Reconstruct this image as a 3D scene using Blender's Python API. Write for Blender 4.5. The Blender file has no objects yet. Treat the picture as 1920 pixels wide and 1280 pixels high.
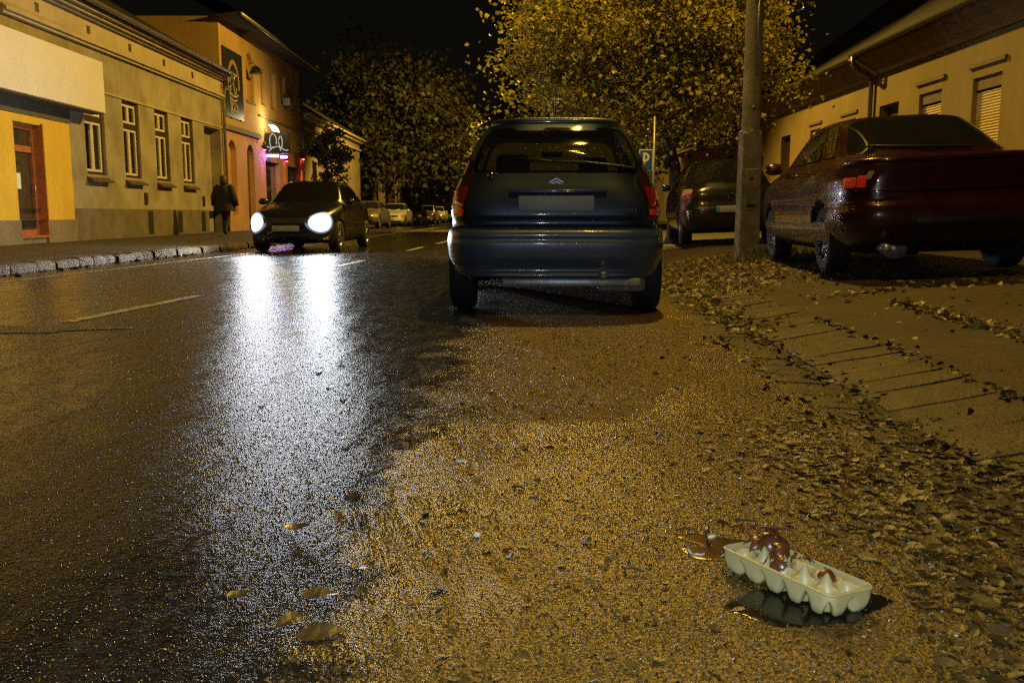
import bpy, bmesh, math, random
from math import sin, cos, pi, radians, atan2, sqrt
from mathutils import Vector, Matrix, noise as mnoise
R = random.Random(7)
SC = bpy.context.scene
COL = SC.collection

# ------------------------------------------------------------------ helpers
class MB:
    def __init__(s): s.v, s.f, s.m = [], [], []
    def add(s, vs, fs, mi=0):
        b = len(s.v); s.v += [tuple(q) for q in vs]
        for f in fs: s.f.append(tuple(b+i for i in f)); s.m.append(mi)
    def box(s, x0, x1, y0, y1, z0, z1, mi=0):
        v = [(x0,y0,z0),(x1,y0,z0),(x1,y1,z0),(x0,y1,z0),(x0,y0,z1),(x1,y0,z1),(x1,y1,z1),(x0,y1,z1)]
        s.add(v, [(0,3,2,1),(4,5,6,7),(0,1,5,4),(1,2,6,5),(2,3,7,6),(3,0,4,7)], mi)
    def quad(s, a, b, c, d, mi=0): s.add([a,b,c,d], [(0,1,2,3)], mi)
    def tube(s, pts, r, n=8, mi=0, cap=True):
        pts = [Vector(p) for p in pts]; rs = r if isinstance(r, (list,tuple)) else [r]*len(pts)
        b = len(s.v); up = None
        for i, p in enumerate(pts):
            d = (pts[min(i+1,len(pts)-1)]-pts[max(i-1,0)]).normalized()
            if up is None: up = Vector((0,0,1)) if abs(d.z) < .9 else Vector((0,1,0))
            a = d.cross(up).normalized(); c = a.cross(d).normalized(); up = c
            for k in range(n):
                t = 2*pi*k/n; s.v.append(tuple(p + (a*cos(t)+c*sin(t))*rs[i]))
        for i in range(len(pts)-1):
            for k in range(n):
                s.f.append((b+i*n+k, b+i*n+(k+1)%n, b+(i+1)*n+(k+1)%n, b+(i+1)*n+k)); s.m.append(mi)
        if cap:
            s.f.append(tuple(b+k for k in range(n-1,-1,-1))); s.m.append(mi)
            e = b+(len(pts)-1)*n; s.f.append(tuple(e+k for k in range(n))); s.m.append(mi)
    def lathe(s, prof, n=32, axis='x', org=(0,0,0), mi=0):
        b = len(s.v); o = Vector(org)
        for (r, h) in prof:
            for k in range(n):
                t = 2*pi*k/n
                q = (h, r*cos(t), r*sin(t)) if axis == 'x' else (r*cos(t), r*sin(t), h) if axis == 'z' else (r*cos(t), h, r*sin(t))
                s.v.append(tuple(o+Vector(q)))
        for i in range(len(prof)-1):
            for k in range(n):
                s.f.append((b+i*n+k, b+i*n+(k+1)%n, b+(i+1)*n+(k+1)%n, b+(i+1)*n+k)); s.m.append(mi)
    def build(s, name, mats, parent=None, smooth=False, bevel=0):
        me = bpy.data.meshes.new(name); me.from_pydata(s.v, [], s.f); 
        for m in (mats if isinstance(mats, (list,tuple)) else [mats]): me.materials.append(m)
        if len(me.materials) > 1: me.polygons.foreach_set('material_index', s.m)
        if smooth: me.polygons.foreach_set('use_smooth', [True]*len(me.polygons))
        me.update()
        o = bpy.data.objects.new(name, me); COL.objects.link(o); o.parent = parent
        if bevel:
            b = o.modifiers.new('bevel', 'BEVEL'); b.width = bevel; b.segments = 2; b.limit_method = 'ANGLE'
        return o

def tag(o, label=None, cat=None, group=None, kind=None):
    if label: o['label'] = label
    if cat: o['category'] = cat
    if group: o['group'] = group
    if kind: o['kind'] = kind
    return o
def empty(name, loc, rz=0):
    o = bpy.data.objects.new(name, None); COL.objects.link(o); o.empty_display_size = .2
    o.location = loc; o.rotation_euler = (0,0,rz); return o
def copy_tree(o, parent=None, mats=None):
    c = o.copy(); COL.objects.link(c); c.parent = parent
    if mats and c.type == 'MESH' and any(m and m.name in mats for m in c.data.materials):
        c.data = c.data.copy()
        for i, m in enumerate(c.data.materials):
            if m and m.name in mats: c.data.materials[i] = mats[m.name]
    for ch in list(o.children): copy_tree(ch, c, mats)
    return c
def lerp(a, b, t): return a+(b-a)*t
def sstep(a, b, x):
    t = max(0, min(1, (x-a)/(b-a))); return t*t*(3-2*t)

# ------------------------------------------------------------------ materials
class NT:
    def __init__(s, name):
        s.mat = bpy.data.materials.new(name); s.mat.use_nodes = True
        s.t = s.mat.node_tree; s.N = s.t.nodes; s.L = s.t.links
        s.b = s.N['Principled BSDF']; s.out = s.N['Material Output']
    def n(s, typ, **kw):
        x = s.N.new(typ)
        for k, v in kw.items():
            if k in x.inputs: s.set(x, k, v)
            else: setattr(x, k, v)
        return x
    def set(s, node, inp, v):
        i = node.inputs[inp]
        if isinstance(v, bpy.types.NodeSocket): s.L.new(v, i)
        else: i.default_value = (tuple(v)+(1,) if isinstance(v, tuple) and len(v) == 3 and i.type == 'RGBA' else v)
    def P(s, **kw):
        for k, v in kw.items(): s.set(s.b, k.replace('_', ' '), v)
        return s
    def coord(s, what='Object'):
        return s.n('ShaderNodeTexCoord').outputs[what]
    def noise(s, vec, scale, detail=4, rough=.6, dist=0):
        return s.n('ShaderNodeTexNoise', Vector=vec, Scale=float(scale), Detail=float(detail), Roughness=float(rough), Distortion=float(dist)).outputs['Fac']
    def vor(s, vec, scale, out='Distance', feature='F1'):
        x = s.n('ShaderNodeTexVoronoi'); x.feature = feature
        s.set(x, 'Vector', vec); s.set(x, 'Scale', float(scale)); return x.outputs[out]
    def ramp(s, fac, stops):
        x = s.n('ShaderNodeValToRGB', Fac=fac); e = x.color_ramp.elements
        while len(e) < len(stops): e.new(.5)
        for el, (p, c) in zip(e, stops):
            el.position = p; el.color = (c, c, c, 1) if isinstance(c, (int, float)) else tuple(c)+(1,)
        return x.outputs['Color']
    def mix(s, fac, a, b, mode='MIX'):
        x = s.n('ShaderNodeMix'); x.data_type = 'RGBA'; x.blend_type = mode
        for i, v in ((0, fac), (6, a), (7, b)):
            if isinstance(v, bpy.types.NodeSocket): s.L.new(v, x.inputs[i])
            else: x.inputs[i].default_value = (tuple(v)+(1,) if isinstance(v, tuple) else v)
        return x.outputs[2]
    def math(s, op, a, b=0., c=None):
        x = s.n('ShaderNodeMath'); x.operation = op
        for i, v in enumerate((a, b, c)):
            if v is None: continue
            if isinstance(v, bpy.types.NodeSocket): s.L.new(v, x.inputs[i])
            else: x.inputs[i].default_value = v
        return x.outputs[0]
    def bump(s, h, strength=.5, dist=.01, normal=None):
        x = s.n('ShaderNodeBump', Height=h, Strength=strength, Distance=dist)
        if normal: s.L.new(normal, x.inputs['Normal'])
        return x.outputs['Normal']

def plain(name, col, rough=.6, metal=0, var=.25, scale=8, bump=0, coat=0, spec=.5, emit=None, es=0):
    k = NT(name); c = k.coord()
    n = k.noise(c, scale, 5)
    f = k.ramp(n, [(.25, 1-var), (.75, 1+var)])
    k.P(Base_Color=k.mix(1., col, f, 'MULTIPLY'), Roughness=rough, Metallic=float(metal), Coat_Weight=float(coat), Specular_IOR_Level=spec)
    if bump: k.P(Normal=k.bump(k.noise(c, scale*6, 6), .5, bump))
    if emit: k.P(Emission_Color=emit, Emission_Strength=float(es))
    return k.mat
def emitter(name, col, s):
    k = NT(name); k.P(Base_Color=(0,0,0), Emission_Color=col, Emission_Strength=float(s)); return k.mat

def plaster(name, col, stain=.48, scale=1.2):
    k = NT(name); c = k.coord()
    big = k.ramp(k.noise(c, scale, 6, .65), [(.3, 1-stain), (.7, 1.08)])
    mp = k.n('ShaderNodeMapping', Vector=c); mp.inputs['Scale'].default_value = (3, 3, .25)
    streak = k.ramp(k.noise(mp.outputs[0], 2.2, 5), [(.35, .93), (.6, 1.02)])
    fine = k.ramp(k.noise(c, 40, 3), [(.3, .9), (.7, 1.06)])
    m = k.mix(1., k.mix(1., k.mix(1., col, big, 'MULTIPLY'), streak, 'MULTIPLY'), fine, 'MULTIPLY')
    k.P(Base_Color=m, Roughness=.85, Normal=k.bump(k.noise(c, 60, 5), .4, .006)); return k.mat

def paint(name, col, metal=.5, rough=.28, dirt=.3):
    """car paint, dirty and beaded with rain"""
    k = NT(name); c = k.coord()
    d = k.ramp(k.noise(c, 5, 6, .7), [(.4, 0.), (.75, 1.)])
    sp = k.n('ShaderNodeSeparateXYZ', Vector=c).outputs['Z']
    low = k.ramp(sp, [(.15, 1.), (.75, .25)])
    dm = k.math('MULTIPLY', k.math('MULTIPLY', d, low), dirt)
    k.P(Base_Color=k.mix(dm, col, (.09, .075, .055)), Metallic=k.math('MULTIPLY', k.math('SUBTRACT', 1., dm), metal),
        Roughness=k.math('ADD', rough, k.math('MULTIPLY', dm, .5)), Coat_Weight=.6, Coat_Roughness=.06)
    drops = k.ramp(k.vor(c, 95), [(.0, 1.), (.3, 0.)])
    sel = k.ramp(k.noise(c, 9, 3), [(.5, 0.), (.6, 1.)])
    nb = k.bump(k.math('MULTIPLY', drops, sel), .12, .003)
    k.P(Coat_Normal=nb, Normal=nb); return k.mat

def glass(name, tint=(.5,.5,.42), amt=.75, wet=True):
    k = NT(name); k.N.remove(k.b); c = k.coord()
    tr = k.n('ShaderNodeBsdfTransparent', Color=tint)
    gl = k.n('ShaderNodeBsdfGlossy', Roughness=.03, Color=(.9,.9,.9))
    if wet:
        dr = k.ramp(k.vor(c, 110), [(.0, 1.), (.3, 0.)])
        k.set(gl, 'Normal', k.bump(k.math('MULTIPLY', dr, k.ramp(k.noise(c, 6, 3), [(.5, 0.), (.62, 1.)])), .5, .004))
    di = k.n('ShaderNodeBsdfDiffuse', Color=(.035,.032,.022))
    lw = k.n('ShaderNodeLayerWeight', Blend=.25).outputs['Fresnel']
    m1 = k.n('ShaderNodeMixShader', Fac=k.math('MULTIPLY_ADD', lw, .8, .07))
    m0 = k.n('ShaderNodeMixShader', Fac=float(1-amt))
    k.L.new(tr.outputs[0], m0.inputs[1]); k.L.new(di.outputs[0], m0.inputs[2])
    k.L.new(m0.outputs[0], m1.inputs[1]); k.L.new(gl.outputs[0], m1.inputs[2])
    k.L.new(m1.outputs[0], k.out.inputs['Surface']); return k.mat

def leafmat(name, cols, trans=.35, rough=.5, spec=.5):
    k = NT(name)
    g = k.n('ShaderNodeNewGeometry').outputs['Random Per Island']
    st = [(i/(len(cols)-1), c) for i, c in enumerate(cols)]
    c = k.ramp(g, st)
    k.P(Base_Color=c, Roughness=rough, Specular_IOR_Level=spec)
    if trans:
        tl = k.n('ShaderNodeBsdfTranslucent', Color=c); ms = k.n('ShaderNodeMixShader', Fac=trans)
        k.L.new(k.b.outputs[0], ms.inputs[1]); k.L.new(tl.outputs[0], ms.inputs[2]); k.L.new(ms.outputs[0], k.out.inputs['Surface'])
    return k.mat

def asphalt():
    k = NT('wet asphalt'); c = k.coord()
    xyz = k.n('ShaderNodeSeparateXYZ', Vector=c); X, Y = xyz.outputs['X'], xyz.outputs['Y']
    mp = k.n('ShaderNodeMapping', Vector=c); mp.inputs['Scale'].default_value = (1, .35, 1)
    wob = k.noise(c, 2.6, 6, .68)
    # coarser, dirtier parking strip to the right of X ~ -0.3
    e = k.math('ADD', X, k.math('MULTIPLY_ADD', wob, 1.1, -.16))
    strip = k.ramp(e, [(.0, 0.), (.34, 1.)])
    pool = k.ramp(k.noise(mp.outputs[0], 1.3, 5, .6), [(.42, 0.), (.62, 1.)])       # smoother wet lanes
    lane_c = k.ramp(k.noise(c, 120, 4), [(.3, (.004,.0037,.0034)), (.7, (.012,.011,.0095))])
    grit = k.noise(c, 110, 3, .6)
    strip_c = k.ramp(grit, [(.36, (.010,.006,.001)), (.5, (.085,.054,.010)), (.64, (.19,.122,.022))])
    muck = k.ramp(k.noise(c, 3.2, 6, .7), [(.38, .55), (.66, 1.15)])
    k.P(Base_Color=k.mix(strip, lane_c, k.mix(1., strip_c, muck, 'MULTIPLY')))
    blot = k.ramp(k.noise(c, 34, 4, .65), [(.40, 0.), (.62, 1.)]); blot2 = k.ramp(k.noise(mp.outputs[0], 9, 5, .7), [(.40, 0.), (.64, 1.)])
    lane_r = k.math('ADD', k.math('MULTIPLY_ADD', pool, -.05, .165), k.math('ADD', k.math('MULTIPLY', blot, .14), k.math('MULTIPLY', blot2, .12)))
    strip_r = k.math('MULTIPLY_ADD', grit, .15, .40)
    k.P(Roughness=k.math('ADD', k.math('MULTIPLY', strip, strip_r), k.math('MULTIPLY', k.math('SUBTRACT', 1., strip), lane_r)),
        Specular_IOR_Level=k.math('MULTIPLY_ADD', strip, .08, .48))
    peb = k.vor(c, 125); peb2 = k.noise(c, 115, 3, .5)
    h = k.math('ADD', k.math('ADD', k.math('MULTIPLY', peb, .6), k.math('MULTIPLY', peb2, 1.0)), k.math('MULTIPLY', k.noise(c, 42, 3, .6), 1.3))
    dist = k.math('MULTIPLY_ADD', strip, .0095, k.math('MULTIPLY_ADD', pool, -.0007, .0017))
    und = k.bump(k.noise(mp.outputs[0], 5, 3), .5, .012)
    bp = k.n('ShaderNodeBump', Height=h, Strength=.8, Distance=dist); k.L.new(und, bp.inputs['Normal'])
    k.P(Normal=bp.outputs['Normal'], Specular_Tint=k.mix(strip, (1.,1.,1.), (1.,.76,.32))); return k.mat

def ground_mat(name, cols, scale=30, bump=.006, rough=.7, spec=.35):
    k = NT(name); c = k.coord()
    g = k.noise(c, scale, 6, .7)
    m = k.ramp(g, [(.3, cols[0]), (.55, cols[1]), (.75, cols[2])])
    big = k.ramp(k.noise(c, 1.7, 6, .65), [(.35, .6), (.68, 1.15)])
    k.P(Base_Color=k.mix(1., m, big, 'MULTIPLY'), Roughness=rough, Specular_IOR_Level=spec,
        Normal=k.bump(k.math('ADD', k.noise(c, 90, 5), k.vor(c, 60)), .7, bump)); return k.mat

M = {}
M['asphalt'] = asphalt()
M['pave'] = ground_mat('trodden paving', [(.018,.012,.004), (.058,.041,.015), (.10,.072,.03)], 26, .007)
M['pave_left'] = ground_mat('old tarmac pavement', [(.03,.026,.02), (.07,.06,.045), (.10,.086,.064)], 22, .005)
M['slab'] = ground_mat('worn concrete slab', [(.022,.015,.005), (.065,.047,.019), (.115,.083,.036)], 12, .005, .6)
M['kerbstone'] = ground_mat('worn kerb stone', [(.04,.03,.016), (.10,.078,.046), (.15,.12,.075)], 9, .02, .7)
M['dirt'] = ground_mat('dark dirt', [(.010,.007,.004), (.02,.014,.008), (.035,.025,.013)], 40, .008)
k = NT('worn road paint'); c = k.coord()
wr = k.ramp(k.math('ADD', k.math('MULTIPLY', k.noise(c, 9, 6, .7), .6), k.math('MULTIPLY', k.noise(c, 90, 3), .5)), [(.46, 0.), (.60, 1.)])
k.P(Base_Color=k.mix(wr, (.05,.045,.036), (.42,.39,.31)), Roughness=.5, Normal=k.bump(k.noise(c, 120, 4), .6, .004)); M['line'] = k.mat
M['concrete'] = ground_mat('pole concrete', [(.12,.10,.065), (.21,.18,.12), (.27,.235,.165)], 7, .004, .8)
M['rubber'] = plain('tyre rubber', (.012,.012,.013), .75, var=.3, scale=30, bump=.002)
M['blackplastic'] = plain('black plastic', (.012,.012,.012), .5, var=.2)
M['underbody'] = plain('sooty underbody', (.01,.0095,.009), .9, var=.3)
M['alloy'] = plain('dull alloy', (.20,.20,.21), .4, 1, .2, 20)
M['chrome'] = plain('chrome', (.6,.6,.6), .12, 1, .05)
M['rust'] = plain('sooty exhaust steel', (.34,.37,.36), .4, .6, .4, 25)
M['plate'] = plain('number plate', (.17,.20,.24), .5, var=.05)
M['euband'] = plain('blue plate band', (.02,.16,.6), .4, var=.05)
M['plateink'] = plain('plate ink', (.01,.01,.01), .5)
M['frit'] = plain('black glass border', (.006,.006,.006), .15, var=.1)
M['seat'] = plain('dark seat cloth', (.012,.012,.012), .9)
M['paper'] = plain('pale paper', (.55,.62,.5), .8, var=.1)
M['redlens'] = plain('red lamp lens', (.22,.010,.007), .12, coat=1, var=.15, scale=60)
M['redreflector'] = plain('red reflector', (.95,.06,.03), .2, coat=1, var=.1, scale=120)
M['clearlens'] = plain('clear lamp lens', (.45,.33,.25), .1, .4, var=.2, scale=60)
M['smokelens'] = plain('smoked lamp lens', (.03,.012,.012), .1, coat=1)
M['orangelens'] = plain('orange lens', (.6,.2,.03), .2)
M['glass'] = glass('wet car glass', (.85,.85,.72), .88)
M['glassdark'] = plain('dark car glass', (.010,.010,.009), .06, coat=1, var=.2)
M['c3'] = paint('blue grey paint', (.032,.048,.085), .7, .40, .35)
M['red'] = paint('dark red paint', (.034,.0038,.003), .35, .25, .4)
M['black'] = paint('black paint', (.012,.012,.013), .4, .2, .35)
M['dark'] = paint('dark blue paint', (.018,.018,.026), .5, .25, .3)
M['silver'] = paint('silver paint', (.60,.58,.54), .3, .3, .3)
M['sand'] = paint('sand paint', (.55,.45,.30), .2, .3, .3)
M['graphite'] = paint('graphite paint', (.12,.12,.12), .4, .25, .3)
M['beige'] = plaster('beige plaster', (.33,.29,.21))
M['beigeband'] = plaster('beige moulding plaster', (.40,.335,.225), .25)
M['plinth'] = plaster('grey plinth render', (.17,.145,.11), .5, 2)
M['yellow'] = plaster('yellow paint plaster', (.58,.37,.025), .12)
M['shopplinth'] = plaster('brown plinth render', (.20,.155,.08), .35)
M['white'] = plain('white board', (.58,.55,.48), .6, var=.08, scale=1.5)
M['soffit'] = plain('dark soffit board', (.07,.055,.035), .8)
M['wooddark'] = plain('dark brown paint', (.035,.014,.010), .5, var=.3)
M['woodwhite'] = plain('cream window paint', (.60,.55,.42), .5, var=.12)
M['orangewood'] = plain('orange varnished wood', (.34,.115,.035), .35, var=.3, scale=6)
M['pane'] = plain('dark window pane', (.05,.042,.022), .06, coat=1, var=.3)
M['curtain'] = plain('pale curtain', (.42,.37,.26), .9, var=.2)
M['sill'] = plain('brown sill sheet', (.09,.06,.045), .5)
M['orange'] = plaster('orange plaster', (.44,.28,.095), .2)
M['peach'] = plaster('peach plaster', (.50,.29,.15), .25)
M['cornice'] = plaster('grey cornice', (.20,.17,.12), .3)
M['tile'] = plain('dark roof tiles', (.022,.016,.010), .85, var=.5, scale=5, bump=.03)
M['gutter'] = plain('zinc gutter', (.22,.21,.18), .4, .6, .3)
M['third'] = plaster('grey beige plaster', (.26,.21,.15), .4)
M['far'] = plaster('dim plaster', (.20,.165,.12), .4)
M['ochre'] = plaster('ochre plaster', (.21,.15,.042), .15)
M['ochre2'] = plaster('darker ochre plaster', (.20,.14,.045), .25)
M['shutter'] = plain('cream roller shutter', (.50,.38,.15), .6, var=.1)
M['bark'] = plain('tree bark', (.06,.045,.028), .9, var=.6, scale=14, bump=.03)
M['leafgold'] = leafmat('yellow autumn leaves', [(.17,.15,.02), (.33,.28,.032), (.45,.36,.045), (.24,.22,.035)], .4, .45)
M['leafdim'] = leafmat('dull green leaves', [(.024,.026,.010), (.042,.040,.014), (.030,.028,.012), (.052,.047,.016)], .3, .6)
M['litter'] = leafmat('wet brown leaf litter', [(.012,.007,.002), (.038,.025,.007), (.06,.041,.011), (.024,.015,.004), (.085,.058,.016)], 0, .5, .35)
M['leafdark'] = leafmat('dark wet leaf', [(.02,.014,.006),(.05,.035,.014),(.03,.022,.008)], 0, .35)
M['leafyellow'] = leafmat('fallen yellow leaves', [(.06,.043,.011), (.17,.13,.028), (.24,.19,.045), (.09,.063,.016)], .1, .5)
M['grass'] = leafmat('verge weeds', [(.06,.06,.015), (.16,.15,.04)], .2, .5)
M['pulp'] = leafmat('pale green foam carton', [(.50,.45,.21),(.54,.49,.24)], .3, .4)
M['shell'] = plain('red brown eggshell', (.10,.033,.011), .3, coat=.25, var=.5, scale=60)
M['shellwhite'] = plain('white shell scrap', (.6,.55,.46), .4)
M['coat'] = plain('dark padded coat', (.010,.010,.018), .8, var=.3, scale=20)
M['hair'] = plain('brown hair', (.06,.035,.02), .6)
M['trouser'] = plain('dark trousers', (.015,.014,.016), .8)
M['skin'] = plain('skin', (.45,.27,.19), .5, var=.05)
M['shoe'] = plain('dark shoes', (.01,.01,.01), .5)
M['signblue'] = plain('blue sign face', (.015,.09,.36), .35, var=.05)
M['signwhite'] = plain('white sign paint', (.7,.7,.68), .4, var=.05)
M['steel'] = plain('galvanised steel', (.30,.30,.28), .45, .7)
M['headlight'] = emitter('headlight beam', (.86,.94,1.0), 420)
M['lampmid'] = emitter('headlight inner halo glass', (.72,.84,1.0), 1.6)  # this and the next glow dimly, imitating glare spreading round the bulb
M['lamprim'] = emitter('headlight outer halo glass', (.55,.66,1.0), .22)
M['redlamp'] = emitter('red wall lamp', (1,.06,.08), 40)
M['purplelamp'] = emitter('violet strip light', (.32,.12,1.0), 60)
M['creamlamp'] = emitter('cream crescent lamp', (1,.92,.68), 14)
M['glyph'] = emitter('pale lit lettering', (.85,.9,.75), .55)
M['banner'] = plain('dark banner vinyl', (.018,.020,.030), .45, var=.3)
M['bannertan'] = plain('tan banner print', (.30,.20,.10), .5)
M['bannerpale'] = plain('pale banner print', (.40,.40,.38), .5)
M['greensign'] = emitter('dim green lit sign', (.30,.36,.12), .22)
M['brick'] = plain('sooty chimney brick', (.16,.12,.09), .9, var=.3)

# ------------------------------------------------------------------ ground, road, pavements
def interp(tab, y):
    if y <= tab[0][0]:
        (a, p), (b, q) = tab[0], tab[1]
    elif y >= tab[-1][0]:
        (a, p), (b, q) = tab[-2], tab[-1]
    else:
        for i in range(len(tab)-1):
            if tab[i][0] <= y <= tab[i+1][0]: (a, p), (b, q) = tab[i], tab[i+1]; break
    return p+(q-p)*(y-a)/(b-a)
KL = [(-10, -7.0), (11, -6.2), (20, -5.84), (33, -5.35), (36, -6.6), (42, -8.45), (60, -8.3), (200, -3.6)]
CL = [(2, -3.35), (6.2, -3.04), (8.17, -2.84), (12.8, -2.48), (18.5, -2.11), (25.2, -1.77), (60, -.6), (200, 4)]
def XR(y): return 1.10+.045*(y-3)
def tz(x, y):
    q = x-.045*(y-3)
    T = [(1.0, 0), (1.12, -.012), (1.38, -.03), (1.44, -.022), (1.86, .05), (1.92, .058), (2.45, .13), (2.75, .185), (4.3, .255), (8.2, .31), (60, .33)]
    z = interp(T, q) if q > 1.0 else 0
    return z+.012*sstep(1.9, 2.3, q)*mnoise.noise(Vector((x*2.3, y*2.3, 0)))

g = MB(); g.quad((-1500,-300,-.12), (1500,-300,-.12), (1500,2500,-.12), (-1500,2500,-.12))
tag(g.build('ground', M['dirt']), kind='structure')
g = MB(); ys = [-12, -6, 0, 3, 6, 10, 15, 20, 30, 40, 60, 90, 140, 200, 300]
for a, b in zip(ys, ys[1:]): g.quad((-9.3,a,0), (XR(a)+.02,a,0), (XR(b)+.02,b,0), (-9.3,b,0))
tag(g.build('road', M['asphalt']), kind='structure')
# right hand gutter bed + verge/pavement as one relief sheet
g = MB()
qs = [.99, 1.05, 1.12, 1.25, 1.38, 1.44, 1.6, 1.8, 1.9, 2.0, 2.1, 2.2, 2.3, 2.45, 2.6, 2.75, 3, 3.3, 3.7, 4.3, 5, 6, 7, 8.2, 14]
yy = [i*.2 for i in range(-20, 90)] + [18+i*1. for i in range(0, 20)] + [40, 50, 70, 100, 150, 220, 300]
W = len(qs); vv = []
for y in yy:
    for q in qs:
        x = q+.045*(y-3); vv.append((x, y, tz(x, y)-.004*(1 if q < 1.9 else 0) - (.004 if q < 1.0 else 0)))
g.add(vv, [(j*W+i, j*W+i+1, (j+1)*W+i+1, (j+1)*W+i) for j in range(len(yy)-1) for i in range(W-1)])
tag(g.build('pavement', M['pave'], smooth=True), kind='structure')
# two rows of worn gutter slabs
g = MB()
def slab(g, q0, q1, y0, y1, dz):
    r = lambda s: R.uniform(-s, s)
    pts = [(q0+r(.008), y0+r(.012)), (q1+r(.008), y0+r(.012)), (q1+r(.008), y1+r(.012)), (q0+r(.008), y1+r(.012))]
    top = []
    for q, y in pts:
        x = q+.045*(y-3); top.append((x, y, tz(x, y)+dz+r(.004)))
    n = 6; vs = []
    for j in range(n+1):
        for i in range(n+1):
            u, v = i/n, j/n
            p = Vector(top[0]).lerp(Vector(top[1]), u).lerp(Vector(top[3]).lerp(Vector(top[2]), u), v)
            ed = min(u, 1-u, v, 1-v)
            p.z += .003*mnoise.noise(p*14) - (.005 if ed == 0 else 0)
            if ed == 0: p += Vector((.006*mnoise.noise(p*23+Vector((9,0,0))), .008*mnoise.noise(p*23), 0))
            vs.append(tuple(p))
    fs = [(j*(n+1)+i, j*(n+1)+i+1, (j+1)*(n+1)+i+1, (j+1)*(n+1)+i) for j in range(n) for i in range(n)]
    g.add(vs, fs)
    rim = [i for i in range(n+1)] + [(j+1)*(n+1)-1 for j in range(1, n+1)] + [n*(n+1)+i for i in range(n-1, -1, -1)] + [j*(n+1) for j in range(n-1, 0, -1)]
    lo = [(vs[i][0], vs[i][1], vs[i][2]-.05) for i in rim]
    up = [vs[i] for i in rim]; k = len(rim)
    g.add(up+lo, [(i, k+i, k+(i+1) % k, (i+1) % k) for i in range(k)])
y = -2.
while y < 26:
    L = R.uniform(.20, .42); slab(g, 1.13, 1.385, y, y+L-.010, .003+R.uniform(-.003,.003)); y += L
y = -2.
while y < 26:
    L = R.uniform(.16, .36); slab(g, 1.435, 1.87, y, y+L-.011, .006+R.uniform(-.004,.004)); y += L
tag(g.build('gutter_paving', M['slab'], smooth=True), kind='structure')
# left pavement, kerb
g = MB(); gl = MB()
ys = [-10, -4, 0, 4, 8, 11, 14, 17, 20, 24, 28, 33, 36, 39, 42, 50, 60, 80, 110, 150, 200]
for a, b in zip(ys, ys[1:]):
    xa, xb = interp(KL, a)-.18, interp(KL, b)-.18
    g.quad((-9.6,a,.17), (xa,a,.12), (xb,b,.12), (-9.6,b,.17))
    g.quad((-30,a,.15), (-9.6,a,.17), (-9.6,b,.17), (-30,b,.15))
tag(g.build('pavement_opposite', M['pave_left']), kind='structure')
y = 2.
while y < 70:
    L = R.uniform(.32, .6) if y < 40 else 2.
    for _ in (0,):
        y1 = y+L-.02; n = 5; prof = [(0, -.02), (0, .085), (-.02, .115), (-.06, .128), (-.20, .128)]
        vs = []
        dz = R.uniform(-.012, .012); dx = R.uniform(-.025, .02)
        for j in range(n+1):
            yj = lerp(y, y1, j/n); x0 = interp(KL, yj)
            for (px, pz) in prof:
                q = Vector((x0+px+dx, yj, pz+dz)); e = .018 if j in (0, n) else 0
                w = mnoise.noise(q*7)*.016
                vs.append((q.x-e*.6+w, q.y, q.z-e*.7+w))
        m = len(prof)
        gl.add(vs, [(j*m+i, j*m+i+1, (j+1)*m+i+1, (j+1)*m+i) for j in range(n) for i in range(m-1)])
    y += L
tag(gl.build('kerb', M['kerbstone'], smooth=True), kind='structure')
# painted markings
g = MB()
def strip_line(tab, y0, y1, w, z=.004, n=6, dx=0):
    for i in range(n):
        a, b = lerp(y0, y1, i/n), lerp(y0, y1, (i+1)/n)
        xa, xb = interp(tab, a)+dx, interp(tab, b)+dx
        g.quad((xa-w/2,a,z), (xa+w/2,a,z), (xb+w/2,b,z), (xb-w/2,b,z))
for a, b in [(6.15, 8.2), (12.8, 14.5), (18.5, 20.6), (23, 25.2), (28, 30.2), (33, 35), (38, 40), (43, 45), (48, 50), (53, 55)]:
    strip_line(CL, a, b, .11)
EL = [(-6, -6.3), (9.8, -5.53), (16.8, -4.98), (34, -4.6), (90, -3.2)]
strip_line(EL, -5, 90, .075, n=30)
tag(g.build('road_markings', M['line']), kind='structure')

g = MB(); n = 40
pt = [(-3.55+.95*cos(2*pi*i/n)*(1+.18*sin(3*2*pi*i/n)+.1*sin(7*2*pi*i/n)), 5.75+.24*sin(2*pi*i/n)*(1+.2*cos(2*2*pi*i/n)), .004) for i in range(n)]
g.add(pt, [tuple(range(n))]); M['patch'] = ground_mat('gritty road patch', [(.012,.010,.006), (.06,.05,.03), (.14,.115,.07)], 60, .012, .4, .6)
tag(g.build('road_patch', M['patch']), kind='structure')
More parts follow.
